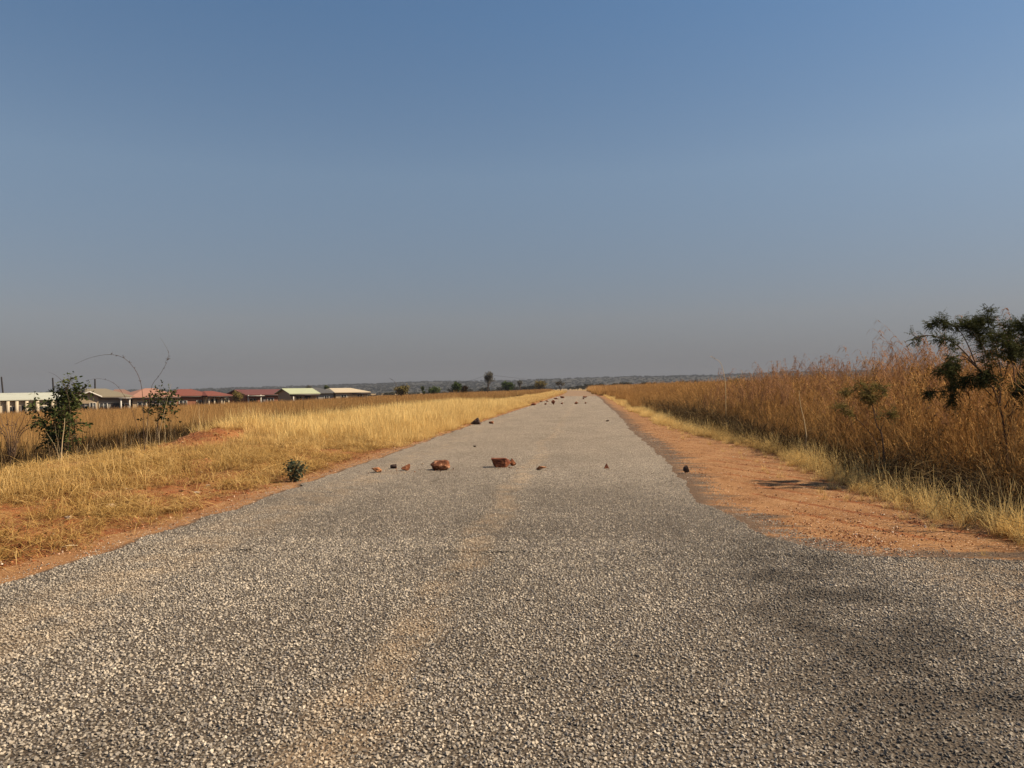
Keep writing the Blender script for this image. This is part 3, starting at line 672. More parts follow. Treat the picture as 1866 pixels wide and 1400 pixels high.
s = (.74+.36*rng.random(len(X)))*(.74+.5*fbm(X*.15, Y*.15, 79))*(.62+.38*sst(3.5, 9, X)); scatter('tall_field_grass', t_m, pts(X, Y), rots(len(X), .1), scl3(s*1.1, s))
t_f = [tuft('far_tall_clump', m_tall, 240, 1.6, .7, 1.5, .035, .22, .12, 2, 360+k, stalks=50, sh=1.1) for k in range(4)]
X, Y = jit(1.5, 260, 110, 420, 1.7); m = seen(X, Y, 3) & (Y > 118) & (X > 2.6+road_shift(Y)) | (seen(X, Y, 3) & (X > 60) & (Y > 40)); X, Y = keep(m, X, Y)
s = (.75+.35*rng.random(len(X)))*(.72+.5*fbm(X*.06, Y*.06, 80)); scatter('distant_tall_grass', t_f, pts(X, Y), rots(len(X), .08), scl3(s*1.1, s))
# low straw strip between shoulder and tall grass further up the road
X, Y = jit(1.9, 4.6, 40, 230, .5); m = (X > 2.7+road_shift(Y)) & (rng.random(len(X)) < .7); X, Y = keep(m, X, Y)
scatter('far_shoulder_grass', yf, pts(X, Y), rots(len(X), .15), scl3(.5+.5*rng.random(len(X))))

# ------------------------------------------------------------------ woody plants
def leafcloud(mb, C, rad, n, size, r, droop=0., tintb=0., tall=1.):
    """n small folded leaves round each centre, lighter on the outside by chance only"""
    C = np.asarray(C, float); idx = r.integers(0, len(C), n); g = r.normal(size=(n, 3)); g /= np.linalg.norm(g, axis=1)[:, None]
    g *= (r.random(n)**.5)[:, None]; g[:, 2] *= tall; P = C[idx]+g*rad
    a = r.normal(size=(n, 3)); a[:, 2] -= droop; a /= np.linalg.norm(a, axis=1)[:, None]; b_ = np.cross(a, r.normal(size=(n, 3))); b_ /= np.linalg.norm(b_, axis=1)[:, None]+1e-9
    s = (size*(.6+.8*r.random(n)))[:, None]
    V = np.stack([P-a*s*.5, P+b_*s*.28, P+a*s*.5, P-b_*s*.28], 1).reshape(-1, 3); i = np.arange(n)[:, None]*4
    ct = r.random(len(C))[idx]*.5+r.random(n)*.5
    mb.add(V, i+np.arange(4)[None], np.repeat(np.clip(ct+tintb, 0, 1), 4), .5)
def branch_tree(mb, base, h, spread, r, trunk=.12, levels=3, kids=4, stems=1, upb=.6):
    tips = []
    def grow(p, d, ln, rad, lv):
        n = 5; P = [p]; q = np.array(p, float); dd = np.array(d, float)
        for _ in range(n): dd = dd+(r.random(3)-.5)*.35; dd /= np.linalg.norm(dd); q = q+dd*ln/n; P.append(q.copy())
        tube(mb, P, np.linspace(rad, rad*.55, n+1), 5 if lv else 7, .3+.4*r.random())
        if lv >= levels: tips.extend([P[-1], P[-3]]); return
        for k in range(kids):
            a = r.random()*6.283; e = np.array((math.cos(a)*spread, math.sin(a)*spread, upb+.5*r.random())); nd = dd*.6+e; nd /= np.linalg.norm(nd)
            grow(P[-1-(k % 3)], nd, ln*(.55+.3*r.random()), rad*.5, lv+1)
    for s in range(stems):
        a = r.random()*6.283; d0 = np.array((math.cos(a)*.25*(stems > 1), math.sin(a)*.25*(stems > 1), 1.)); grow(np.array(base, float), d0, h*.36, trunk, 0)
    return np.array(tips)
def tree(name, label, cat, px, py_top, py_base, D, wpx, lmat, bmat, seed, leaves=900, lsize=.3, dens_=1., group=None, stems=1, levels=2, trunkfrac=.3, tall=.8):
    r = np.random.default_rng(seed); b3 = W(px, py_base, D); z = float(gz(b3[0], b3[1])); h = W(px, py_top, D)[2]-z; wd = wpx/F*D
    base = np.array((b3[0], b3[1], z-.05)); ob = empty(name, base, label, cat, group)
    tr = MB(); tips = branch_tree(tr, (0, 0, 0), h*.8, .85, r, max(.05, h*.022), levels, 4, stems)
    sc_ = np.array((wd*.40/max(1e-3, np.abs(tips[:, :2]).max()),)*2+((h*.93)/tips[:, 2].max(),))
    tr.v = [v*sc_ for v in tr.v]; tips = tips*sc_
    tips = tips[tips[:, 2] > h*trunkfrac]
    cr_ = MB(); leafcloud(cr_, tips, min(wd, h)*.16*dens_, leaves, lsize, r, tall=tall)
    link('trunk', tr.me('trunk', bmat), ob); link('crown', cr_.me('crown', lmat), ob); return ob
TR = 'bushes and trees beyond the left field'
tree('savanna_tree', 'tall sparse grey-leaved tree standing alone left of the far end of the road', 'tree', 888, 674, 716, 190, 29, m_leafgrey, m_twig, 1, 1500, .30, 1.0, None, 1, 3, .28)
tree('bush', 'rounded dark green bush left of the road, right of the tall lone tree', 'bush', 925, 696, 716, 210, 30, m_leafgreen, m_twig, 2, 1500, .4, 1.5, TR, 2, 2, .08)
tree('small_tree', 'grey thin-crowned small tree between two green bushes by the far road', 'tree', 950, 691, 714, 260, 16, m_leafgrey, m_twig, 3, 600, .35, 1.1, TR, 1, 3, .25)
tree('bush', 'olive bush with a flat top near the far end of the road on its left', 'bush', 983, 694, 713, 240, 26, m_leafolive, m_twig, 4, 1300, .4, 1.4, TR, 2, 2, .1)
tree('small_tree', 'dark small tree closest to the far end of the paved road', 'tree', 1021, 693, 715, 230, 18, m_leafgrey, m_twig, 5, 700, .35, 1.1, TR, 1, 2, .25)
tree('bush', 'broad olive-brown bush at the back of the left field, behind a tall dry stem', 'bush', 733, 701, 722, 150, 34, m_leafolive, m_twig, 6, 1500, .32, 1.4, TR, 3, 2, .05)
tree('bush', 'narrow dark little bush in the left field, second from the pale-roofed house', 'bush', 770, 703, 720, 170, 10, m_leafdark, m_twig, 7, 500, .3, 1.4, TR, 1, 2, .1)
tree('bush', 'low wide green bush in the left field between the narrow bush and the tall pair', 'bush', 791, 704, 718, 175, 26, m_leafgreen, m_twig, 8, 1100, .32, 1.3, TR, 3, 2, .05)
tree('bush', 'upright dark green bush in the left field with a browning side', 'bush', 830, 696, 720, 150, 24, m_leafgreen, m_twig, 9, 1300, .32, 1.4, TR, 2, 2, .05)
tree('bush', 'russet leafless-looking bush touching the upright dark green one', 'bush', 845, 703, 720, 148, 22, m_brush, m_twig, 10, 900, .3, 1.3, TR, 2, 2, .05)
tree('bush', 'bright green bush rising over the tall grass at the right', 'bush', 1340, 684, 706, 60, 30, m_leafgreen, m_twig, 11, 1500, .12, 1.4, None, 2, 2, .05)
tree('small_tree', 'grey-green treetop just behind the ridge of the grey roof', 'tree', 596, 701, 716, 190, 16, m_leafdark, m_twig, 12, 700, .32, 1.2, 'trees behind the houses', 1, 2, .2)
tree('small_tree', 'faint grey treetop above the pale green roof', 'tree', 560, 701, 716, 200, 22, m_leafgrey, m_twig, 13, 700, .35, 1.2, 'trees behind the houses', 1, 2, .2)
tree('bush', 'thin scrubby bush between the red roofs and the long maroon roof', 'bush', 432, 711, 729, 110, 26, m_leafolive, m_twig, 14, 900, .2, 1.1, None, 4, 2, .05)

# woodland in the distance: too many crowns to count
wt = []
for k in range(5):
    r = np.random.default_rng(400+k); mb = MB(); tips = branch_tree(mb, (0, 0, 0), 4.5, .9, r, .14, 2, 4, 1); leafcloud(mb, tips, .9, 420, .5, r, tall=.7)
    mb.t = [a for a in mb.t]; wt.append(mb.me('wood_tree', m_wood))
n = 9000; az = R_(-40)+rng.random(n)*R_(80); rad = 300+rng.random(n)**1.1*1300
X = np.sin(az-R_(YAW))*rad; Y = np.cos(az-R_(YAW))*rad
m = (rng.random(n) < .12+.9*sst(.35, .65, fbm(X*.006, Y*.006, 90))*sst(-260, 20, X+Y*.1)) & (np.abs(X-road_shift(Y)+1.5) > 12)
X, Y, az, rad = keep(m, X, Y, az, rad); zz = np.where(rad > 1300, hill_z(az, rad), gz(X, Y)); s = .5+.75*rng.random(len(X))
scatter('bush_woodland', wt, np.stack([X, Y, zz-.2], 1), rots(len(X), .05), scl3(s*1.1, s*.8))
n = 9000; az = R_(-42)+rng.random(n)*R_(84); rad = 1500+rng.random(n)*1250; X = np.sin(az-R_(YAW))*rad; Y = np.cos(az-R_(YAW))*rad
m = rng.random(n) < .25+.9*fbm(X*.003, Y*.003, 91); X, Y, az, rad = keep(m, X, Y, az, rad); s = .9+1.3*rng.random(len(X))
scatter('hill_woodland', wt, np.stack([X, Y, hill_z(az, rad)-1.2], 1), rots(len(X), .05), scl3(s*1.6, s*.8))

# --- shrubs close to the camera
def pinnate(mb, p, d, ln, pairs, ll, r, hang=.6, tint=.5):
    """a feathery leaf: a rib with leaflets on both sides that hang a little"""
    d = np.array(d, float); d /= np.linalg.norm(d); q = np.array(p, float); side = np.cross(d, (0, 0, 1.)); side /= np.linalg.norm(side)+1e-9
    V = []; Q = []; pts_ = []
    for k in range(pairs):
        d = d+np.array((0, 0, -hang*.12)); d /= np.linalg.norm(d); q = q+d*ln/pairs; pts_.append(q.copy())
        for s in (-1, 1):
            sd_ = side*s*.75+d*.35+np.array((0, 0, -hang))+(r.random(3)-.5)*.35; sd_ /= np.linalg.norm(sd_); wv = np.cross(sd_, r.normal(size=3)); wv /= np.linalg.norm(wv)+1e-9
            l_ = ll*(.7+.5*r.random())*(1-.4*k/pairs); b_ = len(V); V += [q, q+sd_*l_*.5+wv*l_*.16, q+sd_*l_, q+sd_*l_*.5-wv*l_*.16]; Q.append((b_, b_+1, b_+2, b_+3))
    mb.add(V, Q, np.clip(tint+(r.random()-.5)*.5, 0, 1), .5)
def pixel_shrub(name, label, cat, base_px, D, stems, bmat, lmat, seed, leaf, group=None, base_z=None):
    """stems given as pixel paths with a depth offset each; every stem its own place in depth"""
    r = np.random.default_rng(seed); b3 = W(base_px[0], base_px[1], D); z = float(gz(b3[0], b3[1])) if base_z is None else base_z; b3 = np.array((b3[0], b3[1], z-.03))
    ob = empty(name, b3, label, cat, group); tr = MB(); lf = MB()
    for st in stems:
        P = [W(x, y, D+st.get('z0', 0)+(st['z']-st.get('z0', 0))*k/(len(st['p'])-1)) for k, (x, y) in enumerate(st['p'])]
        if st.get('root', True): P[0] = b3+np.array((r.random()-.5, r.random()-.5, 0))*.05
        P = smooth_path(P, 18); rr_ = st.get('r', .012); tube(tr, P, np.linspace(rr_, rr_*.3, len(P)), 5, .3+.4*r.random())
        leaf(st, P, tr, lf, r)
    link('stems', tr.me('stems', bmat, origin=b3), ob); 
    if lf.n: link('foliage', lf.me('foliage', lmat, origin=b3), ob)
    return ob
# feathery thorn shrub at the right edge
def leaf_feather(st, P, tr, lf, r):
    a = st.get('from', .55); n = int(st.get('n', 26)*st.get('dn', 1.4)); K_ = len(P)
    for _ in range(n):
        u = a+(1-a)*r.random(); k = min(K_-2, int(u*(K_-1))); p = P[k]+(P[k+1]-P[k])*r.random(); tdir = P[k+1]-P[k]; tdir = tdir/np.linalg.norm(tdir)
        g = r.normal(size=3)*.8; g[2] = g[2]*.6+.1; d = tdir*.9+g; d /= np.linalg.norm(d); sl = st.get('tw', .10)*(.3+r.random())
        e = p+d*sl; tube(tr, [p, (p+e)/2+(r.random(3)-.5)*.01, e], [.0025, .002, .0012], 4, .4)
        for _k in range(st.get('per', 4)):
            q = p+(e-p)*(.3+.7*r.random()); g2 = r.normal(size=3)*.6; pinnate(lf, q, d*.8+g2, .09+.06*r.random(), 8, .036, r, .55, .2+.5*r.random())
ST = []
main_ = [(1835, 880), (1833, 800), (1814, 718), (1801, 698), (1781, 670), (1751, 635), (1727, 620), (1690, 611), (1667, 618)]
ST.append(dict(p=main_, z=-.25, r=.016, n=24, **{'from': .62}))
def br(pl, z, n=20, frm=.35, r0=.009, **k): ST.append(dict(p=pl, z=z, r=r0, n=n, root=False, **{'from': frm}, **k))
br([(1835, 796), (1848, 740), (1862, 700), (1880, 650), (1890, 610)], .3, 40)
br([(1822, 740), (1812, 690), (1795, 640), (1770, 605), (1760, 590)], .15, 52)
br([(1822, 740), (1825, 690), (1815, 640), (1802, 600), (1799, 566)], .0, 40, .35)
br([(1815, 722), (1835, 670), (1842, 620), (1835, 590)], .35, 48)
br([(1781, 670), (1757, 650), (1735, 652), (1722, 670), (1712, 676)], -.3, 26, .4)
br([(1790, 680), (1760, 655), (1738, 668), (1734, 700), (1734, 735)], -.2, 52, .4, tw=.04)
br([(1781, 672), (1762, 625), (1745, 600), (1718, 588), (1700, 590)], .1, 34, .45)
br([(1838, 760), (1870, 720), (1905, 680), (1935, 640)], -.1, 40)
br([(1848, 740), (1885, 670), (1920, 610), (1935, 585)], .2, 40)
br([(1848, 740), (1860, 660), (1870, 610), (1862, 590)], -.2, 50)
br([(1801, 698), (1790, 640), (1780, 600), (1786, 585)], .25, 44)
br([(1738, 690), (1730, 712), (1700, 714), (1693, 718)], -.2, 14, .4, tw=.04)
br([(1850, 700), (1840, 640), (1815, 612)], -.35, 36, .3)
br([(1860, 700), (1850, 650), (1875, 622)], .1, 36, .3)
br([(1825, 740), (1790, 705), (1765, 690), (1750, 700)], .3, 40, .3)
br([(1830, 745), (1850, 712), (1880, 690), (1905, 690)], -.3, 50, .2)
br([(1822, 735), (1820, 700), (1800, 680), (1790, 690)], -.35, 40, .3)
br([(1845, 750), (1870, 735), (1900, 728)], .0, 34, .3)
for s_ in ST: s_['z0'] = s_['z'] if not s_.get('root', True) else 0
pixel_shrub('thorn_shrub', 'tall dark feathery-leaved shrub rising above the grass at the right edge', 'shrub', (1835, 850), 11.0, ST, m_bark, m_leafthorn, 5, leaf_feather)
# smaller olive shrub
ST = [dict(p=[(1614, 870), (1608, 800), (1597, 774), (1590, 740), (1584, 722)], z=.0, r=.014, n=20, **{'from': .75}),
      dict(p=[(1614, 870), (1600, 820), (1586, 790), (1560, 762), (1535, 742)], z=-.2, r=.008, n=14, **{'from': .8})]
for a_ in ([(1597, 760), (1585, 730), (1560, 712), (1545, 716)], [(1597, 760), (1600, 730), (1612, 712), (1604, 705)], [(1592, 745), (1580, 715), (1572, 700)], [(1604, 790), (1612, 765), (1622, 748)]):
    ST.append(dict(p=a_, z=.1, z0=0, r=.005, n=12, root=False, **{'from': .4}))
pixel_shrub('olive_shrub', 'small olive-leaved shrub with bare forked stems in front of the tall grass', 'shrub', (1614, 880), 11.5, ST, m_bark, m_leafolive, 6, leaf_feather)
# broad-leaved shrub by the ditch at the left
def leaf_broad(st, P, tr, lf, r):
    a = st.get('from', .3); n = int(st.get('n', 40)*1.5); C = []
    for _ in range(n):
        u = a+(1-a)*r.random(); k = min(len(P)-2, int(u*(len(P)-1))); p = P[k]; g = r.normal(size=3)*st.get('sp', .10); e = p+g; tube(tr, [p, e], [.003, .0015], 4, .3)
        for _k in range(4):
            d = r.normal(size=3); d[2] = d[2]*.6-.1; d /= np.linalg.norm(d); wv = np.cross(d, r.normal(size=3)); wv /= np.linalg.norm(wv); l_ = st.get('ls', .085)*(.6+.7*r.random()); q = e+r.normal(size=3)*.02
            lf.add([q, q+d*l_*.45+wv*l_*.27, q+d*l_, q+d*l_*.45-wv*l_*.27], [(0, 1, 2, 3)], r.random(), .5)
ST = []
for pth, z, n_, frm in [([(112, 838), (112, 790), (118, 750), (122, 715), (129, 686)], 0, 60, .45), ([(112, 838), (105, 800), (100, 760), (88, 735)], .3, 60, .35),
        ([(112, 838), (100, 800), (80, 775), (60, 770)], -.2, 42, .45), ([(112, 838), (116, 780), (135, 735), (152, 703)], .2, 52, .6),
        ([(112, 838), (112, 780), (112, 730), (108, 705)], .1, 46, .55), ([(112, 838), (118, 800), (120, 770), (112, 745)], -.25, 60, .3),
        ([(112, 838), (110, 780), (125, 745), (140, 725)], .0, 34, .55), ([(112, 838), (95, 800), (72, 760), (56, 728)], .3, 18, .75),
        ([(112, 838), (100, 822), (84, 806), (74, 800)], .2, 16, .3), ([(112, 838), (122, 815), (134, 800), (142, 790)], -.2, 14, .3), ([(112, 838), (110, 812), (100, 790), (104, 778)], -.3, 34, .25), ([(112, 838), (120, 790), (136, 770), (140, 764)], .1, 14, .5)]:
    ST.append(dict(p=pth, z=z, r=.013, n=n_, **{'from': frm}))
pixel_shrub('broadleaf_shrub', 'dark green broad-leaved shrub growing by the ditch in front of the houses', 'shrub', (112, 840), 17.0, ST, m_bark, m_leafdark, 7, leaf_broad)
ST = []
for pth, z, n_, frm in [([(285, 800), (287, 770), (292, 745), (280, 738)], 0, 22, .7), ([(285, 800), (290, 760), (300, 735), (312, 742)], .1, 24, .7),
        ([(285, 800), (288, 760), (295, 725), (290, 716)], .2, 30, .8), ([(285, 800), (290, 760), (302, 728), (318, 722)], -.1, 34, .8), ([(285, 800), (284, 770), (276, 752), (270, 748)], .2, 20, .75), ([(285, 800), (292, 775), (308, 752), (320, 748)], .2, 22, .75), ([(285, 800), (286, 780), (288, 758), (294, 752)], .3, 26, .75), ([(285, 800), (288, 755), (285, 728), (280, 722)], 0, 20, .85)]:
    ST.append(dict(p=pth, z=z, r=.0045, n=int(n_*.5), ls=.11, sp=.14, **{'from': frm}))
pixel_shrub('broadleaf_shrub', 'smaller green shrub in two leafy tiers in front of the salmon-roofed house', 'shrub', (285, 812), 25.0, ST, m_bark, m_leafdark, 8, leaf_broad)
# little blue-green plant at the edge of the road
m_leafblue = blade_mat('blue_green_leaf', (.035, .048, .030), (.09, .11, .065), (.19, .20, .11), transl=.2, patch=3)
ST = []
for k in range(16):
    a = (k-7.5)/7.5; ST.append(dict(p=[(538, 868), (538+a*11, 857), (538+a*19, 834+abs(a)*12+(k % 3)*5)], z=(k % 3-1)*.08, r=.003, n=7, ls=.045, sp=.035, **{'from': .15}))
pixel_shrub('roadside_plant', 'small blue-green leafy plant beside the left edge of the road', 'plant', (538, 872), 12.3, ST, m_twig, m_leafblue, 9, leaf_broad)
# bare arching stems
def bare(st, P, tr, lf, r):
    for _ in range(st.get('n', 10)):
        u = st.get('from', .4)+.35*r.random(); k = min(len(P)-2, int(u*(len(P)-1))); p = P[k]; d = r.normal(size=3)*.5+np.array((0, 0, .4)); d /= np.linalg.norm(d); tube(tr, [p, p+d*(.03+.03*r.random())], [.006, .002], 4, .2)
pixel_shrub('arching_weed', 'very tall thin bare stems arching over the sky behind the left ditch', 'weed', (262, 835), 15.6,
    [dict(p=[(262, 835), (261, 760), (259, 712), (250, 680), (228, 654), (200, 646), (165, 652), (136, 664)], z=0, r=.007, n=14),
     dict(p=[(262, 835), (270, 760), (276, 706), (290, 685), (304, 660), (307, 642), (292, 615)], z=.2, r=.006, n=12, **{'from': .5}),
     dict(p=[(262, 835), (245, 760), (222, 715), (205, 697), (180, 690), (156, 694)], z=-.2, r=.005, n=8)], m_twig, m_twig, 21, bare)
pixel_shrub('arching_weed', 'short thin bare stem curving left above the broad-leaved shrub', 'weed', (118, 838), 16.6,
    [dict(p=[(118, 838), (128, 760), (118, 705), (104, 686), (88, 678)], z=.2, r=.006, n=6)], m_twig, m_twig, 22, bare)
pixel_shrub('twiggy_bush', 'reddish-brown leafless twiggy bush at the far left beside the ditch', 'bush', (18, 838), 14.6,
    [dict(p=[(18, 838), (10+k*3, 800), (-14+k*9, 765-abs(k-4)*-3), (-26+k*13, 738+(k % 3)*9)], z=(k % 3-1)*.15, r=.009, n=12, **{'from': .3}) for k in range(9)], m_bark, m_bark, 23, bare)
DS = 'single pale dry stalks standing on the left bank'
for k, (pl, D, lb) in enumerate([
    ([(112, 826), (114, 800), (117, 778), (118, 762)], 15.3, 'thick pale dead stalk leaning beside the broad-leaved shrub'),
    ([(345, 850), (341, 830), (338, 812)], 17.5, 'short pale dead stalk standing on the red mound'),
    ([(80, 1018), (74, 998), (65, 978)], 8.1, 'pale dry stalk leaning left at the near edge of the verge'),
    ([(462, 812), (462, 785), (455, 762), (445, 758)], 27, 'pale forked dead stalk at the back of the yellow grass'),
    ([(290, 790), (302, 740), (312, 700)], 18.6, 'long straight pale stem crossing the smaller green shrub'),
    ([(724, 770), (724, 730), (722, 700), (712, 691)], 36, 'dark tall seedhead stem standing in front of the broad olive-brown bush'),
    ([(1322, 700), (1319, 680), (1312, 660), (1298, 652)], 26, 'pale lone stem with a nodding tip above the grass right of the road'),
    ([(1469, 790), (1465, 765), (1459, 740), (1456, 712)], 15.5, 'straight pale stalk in the brown grass left of the olive shrub')]):
    P = np.array([W(x, y, D) for x, y in pl]); P = smooth_path(P, 10); b3 = P[0].copy(); b3[2] = gz(b3[0], b3[1])-.02; P = np.vstack([b3, P]) if P[0][2] > b3[2]+.02 else P
    mb = MB(); rr_ = .0011*D if D < 20 else .0007*D
    if k == 4: rr_ = .006
    tube(mb, P-b3, np.linspace(min(rr_, .012), min(rr_, .012)*.35, len(P)), 5, .8)
    if k in (3,): tube(mb, [P[-4]-b3, P[-3]-b3+(.12, 0, .12), P[-2]-b3+(.10, 0, .25)], [.008, .006, .004], 4, .8)
    if k in (5, 6): ribbons(mb, np.repeat(P[-2:]-b3, 6, 0), rng.random(12)*2+2.5, np.full(12, .12), np.full(12, 1.), np.full(12, .012), np.full(12, .8), 3, np.full(12, .3))
    o_ = link('dry_stalk', mb.me('dry_stalk', m_dead if k != 5 else m_twig), None, b3); tag(o_, lb, 'dry stalk', DS if k < 5 else 'tall lone stems')

# ------------------------------------------------------------------ stones on the road and banks
def rock(name, label, cat, px, py, wpx, hpx, mat, seed, group=None, depf=.75, flat=None, sub=3, pts_=13, yaw=None, onroad=True, sink=.06, shape=None):
    r = np.random.default_rng(seed); g = G(px, py, 0.) ; 
    if not onroad:
        for _ in range(6): g = G(px, py, float(gz(g[0], g[1])))
    D = float(camdep(g[None])[0][0]); wd = wpx/F*D; hh = hpx/F*D
    bm = bmesh.new()
    if shape is None:
        P = []
        for _ in range(pts_):
            v = r.normal(size=3); v /= np.linalg.norm(v); v *= .85+.3*r.random(); P.append(v)
    else: P = shape
    for p in P: bm.verts.new(p)
    bmesh.ops.convex_hull(bm, input=bm.verts)
    for v in [v for v in bm.verts if not v.link_faces]: bm.verts.remove(v)
    bmesh.ops.bevel(bm, geom=bm.edges[:]+bm.verts[:], offset=.05, segments=1, affect='EDGES', clamp_overlap=True)
    bmesh.ops.triangulate(bm, faces=bm.faces)
    for _ in range(sub): bmesh.ops.subdivide_edges(bm, edges=[e for e in bm.edges if e.calc_length() > .18], cuts=1, use_grid_fill=True)
    bmesh.ops.triangulate(bm, faces=bm.faces)
    V = np.array([v.co for v in bm.verts]); mn, mx = V.min(0), V.max(0)
    V = (V-(mn+mx)/2)/(mx-mn)
    if yaw is None: yaw = 0
    nz = np.stack([fbm(V[:, 0]*7+V[:, 2]*5+9*k+seed, V[:, 1]*7-V[:, 2]*4, 40+k, 4)-.5 for k in range(3)], 1); V = V+nz*.10
    mn, mx = V.min(0), V.max(0); V = (V-(mn+mx)/2)/(mx-mn)
    V = V*np.array((wd, wd*depf, hh*1.04)); V[:, 2] += hh*.5
    for v, q in zip(bm.verts, V): v.co = q
    me = bpy.data.meshes.new(name); bm.to_mesh(me); bm.free(); me.materials.append(mat)
    z = float(road_z(g[0], g[1])) if onroad else float(gz(g[0], g[1]))
    o_ = link(name, me, None, (g[0], g[1], z-hh*sink+ (.004 if onroad else 0))); o_.rotation_euler = (0, 0, R_(YAW)+yaw)
    return tag(o_, label, cat, group)
RW = 'red stones laid in a row across the road'
rock('rock', 'large round mottled red and orange rock, with a pale top, on the road', 'rock', 802, 858, 36, 18, m_rock_mix, 31, RW, .8, pts_=20)
slab = [(-1, -.5, .9), (-1, .5, .9), (.45, -.5, .95), (.45, .5, .85), (-.75, -.45, -.5), (-.6, .4, -.8), (.4, -.5, -.95), (.4, .4, -.9), (-.5, -.5, -.8), (.95, 0, -.1), (.8, .2, .5)]
rock('rock', 'largest stone of the row, long dark slab with a flat top', 'rock', 913, 853, 36, 17, m_rock_dark, 4, RW, .6, shape=slab)
rock('rock', 'small rounded brown stone leaning on the right end of the long dark slab', 'rock', 934, 851, 13, 14, m_rock_mix, 5, RW, .7)
rock('rock', 'small flat orange stone at the left end of the row', 'rock', 687, 862, 20, 9, m_rock_pale, 6, RW, .8)
rock('rock', 'small blocky dark stone, second from the left of the row', 'rock', 717, 855, 13, 8, m_rock_black, 7, RW, .8)
rock('rock', 'angular reddish stone with a peaked top left of the mottled rock', 'rock', 739, 859, 16, 12, m_rock_mix, 8, RW, .7, pts_=8)
rock('rock', 'thin tilted orange flake of stone right of the long slab', 'rock', 987, 858, 19, 7, m_rock_pale, 9, RW, .7, pts_=8)
rock('rock', 'tiny dark red pointed stone standing alone right of the road centre', 'rock', 1105, 855, 10, 9, m_rock_dark, 10, RW, .8, shape=[(-1, -.6, -1), (1, -.6, -1), (.6, .8, -1), (-.7, .7, -1), (0, 0, 1), (.1, -.1, .9)])
rock('rock', 'dark brown block of stone on the tarry edge at the right of the road', 'rock', 1250, 862, 12, 13, m_rock_black, 11, RW, .9)
R2 = 'red stones scattered on the far stretch of the road'
rock('rock', 'dark humped rock at the left edge of the road, largest of the far stones', 'rock', 867, 774, 19, 13, m_rock_black, 12, R2, .9)
rock('rock', 'small brown stone just right of the dark humped rock', 'rock', 895, 773, 9, 5, m_rock_mix, 13, R2, .9)
rock('rock', 'flat dark red stone on the left road edge beyond the humped rock', 'rock', 972, 739, 11, 4, m_rock_dark, 14, R2, .9)
rock('rock', 'upright dark stone, the tallest in the far line', 'rock', 1008, 738, 7, 9, m_rock_dark, 15, R2, .8)
rock('rock', 'tiny stone just left of the upright dark stone', 'rock', 994, 738, 5, 3, m_rock_dark, 16, R2, .8)
rock('rock', 'tiny stone just right of the upright dark stone', 'rock', 1024, 737, 4.5, 3, m_rock_dark, 17, R2, .8)
rock('rock', 'brown stone in the middle of the far line near the road centre', 'rock', 1050, 737, 7, 5, m_rock_mix, 18, R2, .8)
rock('rock', 'small brown stone at the right end of the far line', 'rock', 1067, 736, 4, 3, m_rock_mix, 19, R2, .8)
rock('rock', 'flat brown stone near the left edge where the paving ends', 'rock', 1013, 728, 9, 3, m_rock_dark, 20, R2, .8)
rock('rock', 'dark flat stone at the end of the paving, left of the centre', 'rock', 1025, 726, 8, 4, m_rock_dark, 21, R2, .8)
rock('rock', 'dark flat stone at the end of the paving, right of the centre', 'rock', 1066, 725, 10, 3, m_rock_dark, 22, R2, .8)
rock('rock', 'tiny brown stone on the left road edge before the flat stones', 'rock', 997, 732.5, 5, 3, m_rock_mix, 23, R2, .8)
rock('rock', 'tiny dark stone on the left road verge, farthest left of the last line', 'rock', 986, 733, 4, 2.5, m_rock_dark, 24, R2, .8)
rock('rock', 'tiny stone in front of the flat stone at the right end of the paving', 'rock', 1063, 728, 4, 2.5, m_rock_dark, 25, R2, .8)
rock('rock', 'small dark flat pebble on the right half of the road, between near and far rows', 'rock', 1107, 768.5, 7, 2.6, m_rock_black, 26, R2, .8)
rock('pebble', 'small dark pebble on the road behind the gap between the two big rocks', 'pebble', 865, 816, 6, 3, m_rock_black, 27, None, .8)
rock('pebble', 'white pebble on the road in front of the peaked stone', 'pebble', 737, 864.5, 5, 2.5, m_rock_white, 28, None, .8)
rock('pebble', 'pale pebble on the road between the peaked stone and the mottled rock', 'pebble', 770, 848, 4, 2.5, m_rock_white, 29, None, .8)
cr_p = []
for px, py, n_ in ((687, 862, 8), (739, 860, 14), (802, 859, 34), (918, 854, 30), (987, 858, 8), (867, 775, 14), (1250, 862, 6)):
    g = G(px, py); cr_p.append(np.stack([g[0]+rng.normal(size=n_)*.16, g[1]+rng.normal(size=n_)*.16, np.full(n_, .028)], 1))
cr_p = np.concatenate(cr_p); s = .004+.013*rng.random(len(cr_p))**3
scatter('rock_crumbs', clods, cr_p, rots(len(cr_p), 1), np.stack([s, s, s], 1))
BS = 'pale stones lying in the dry grass of the left bank'
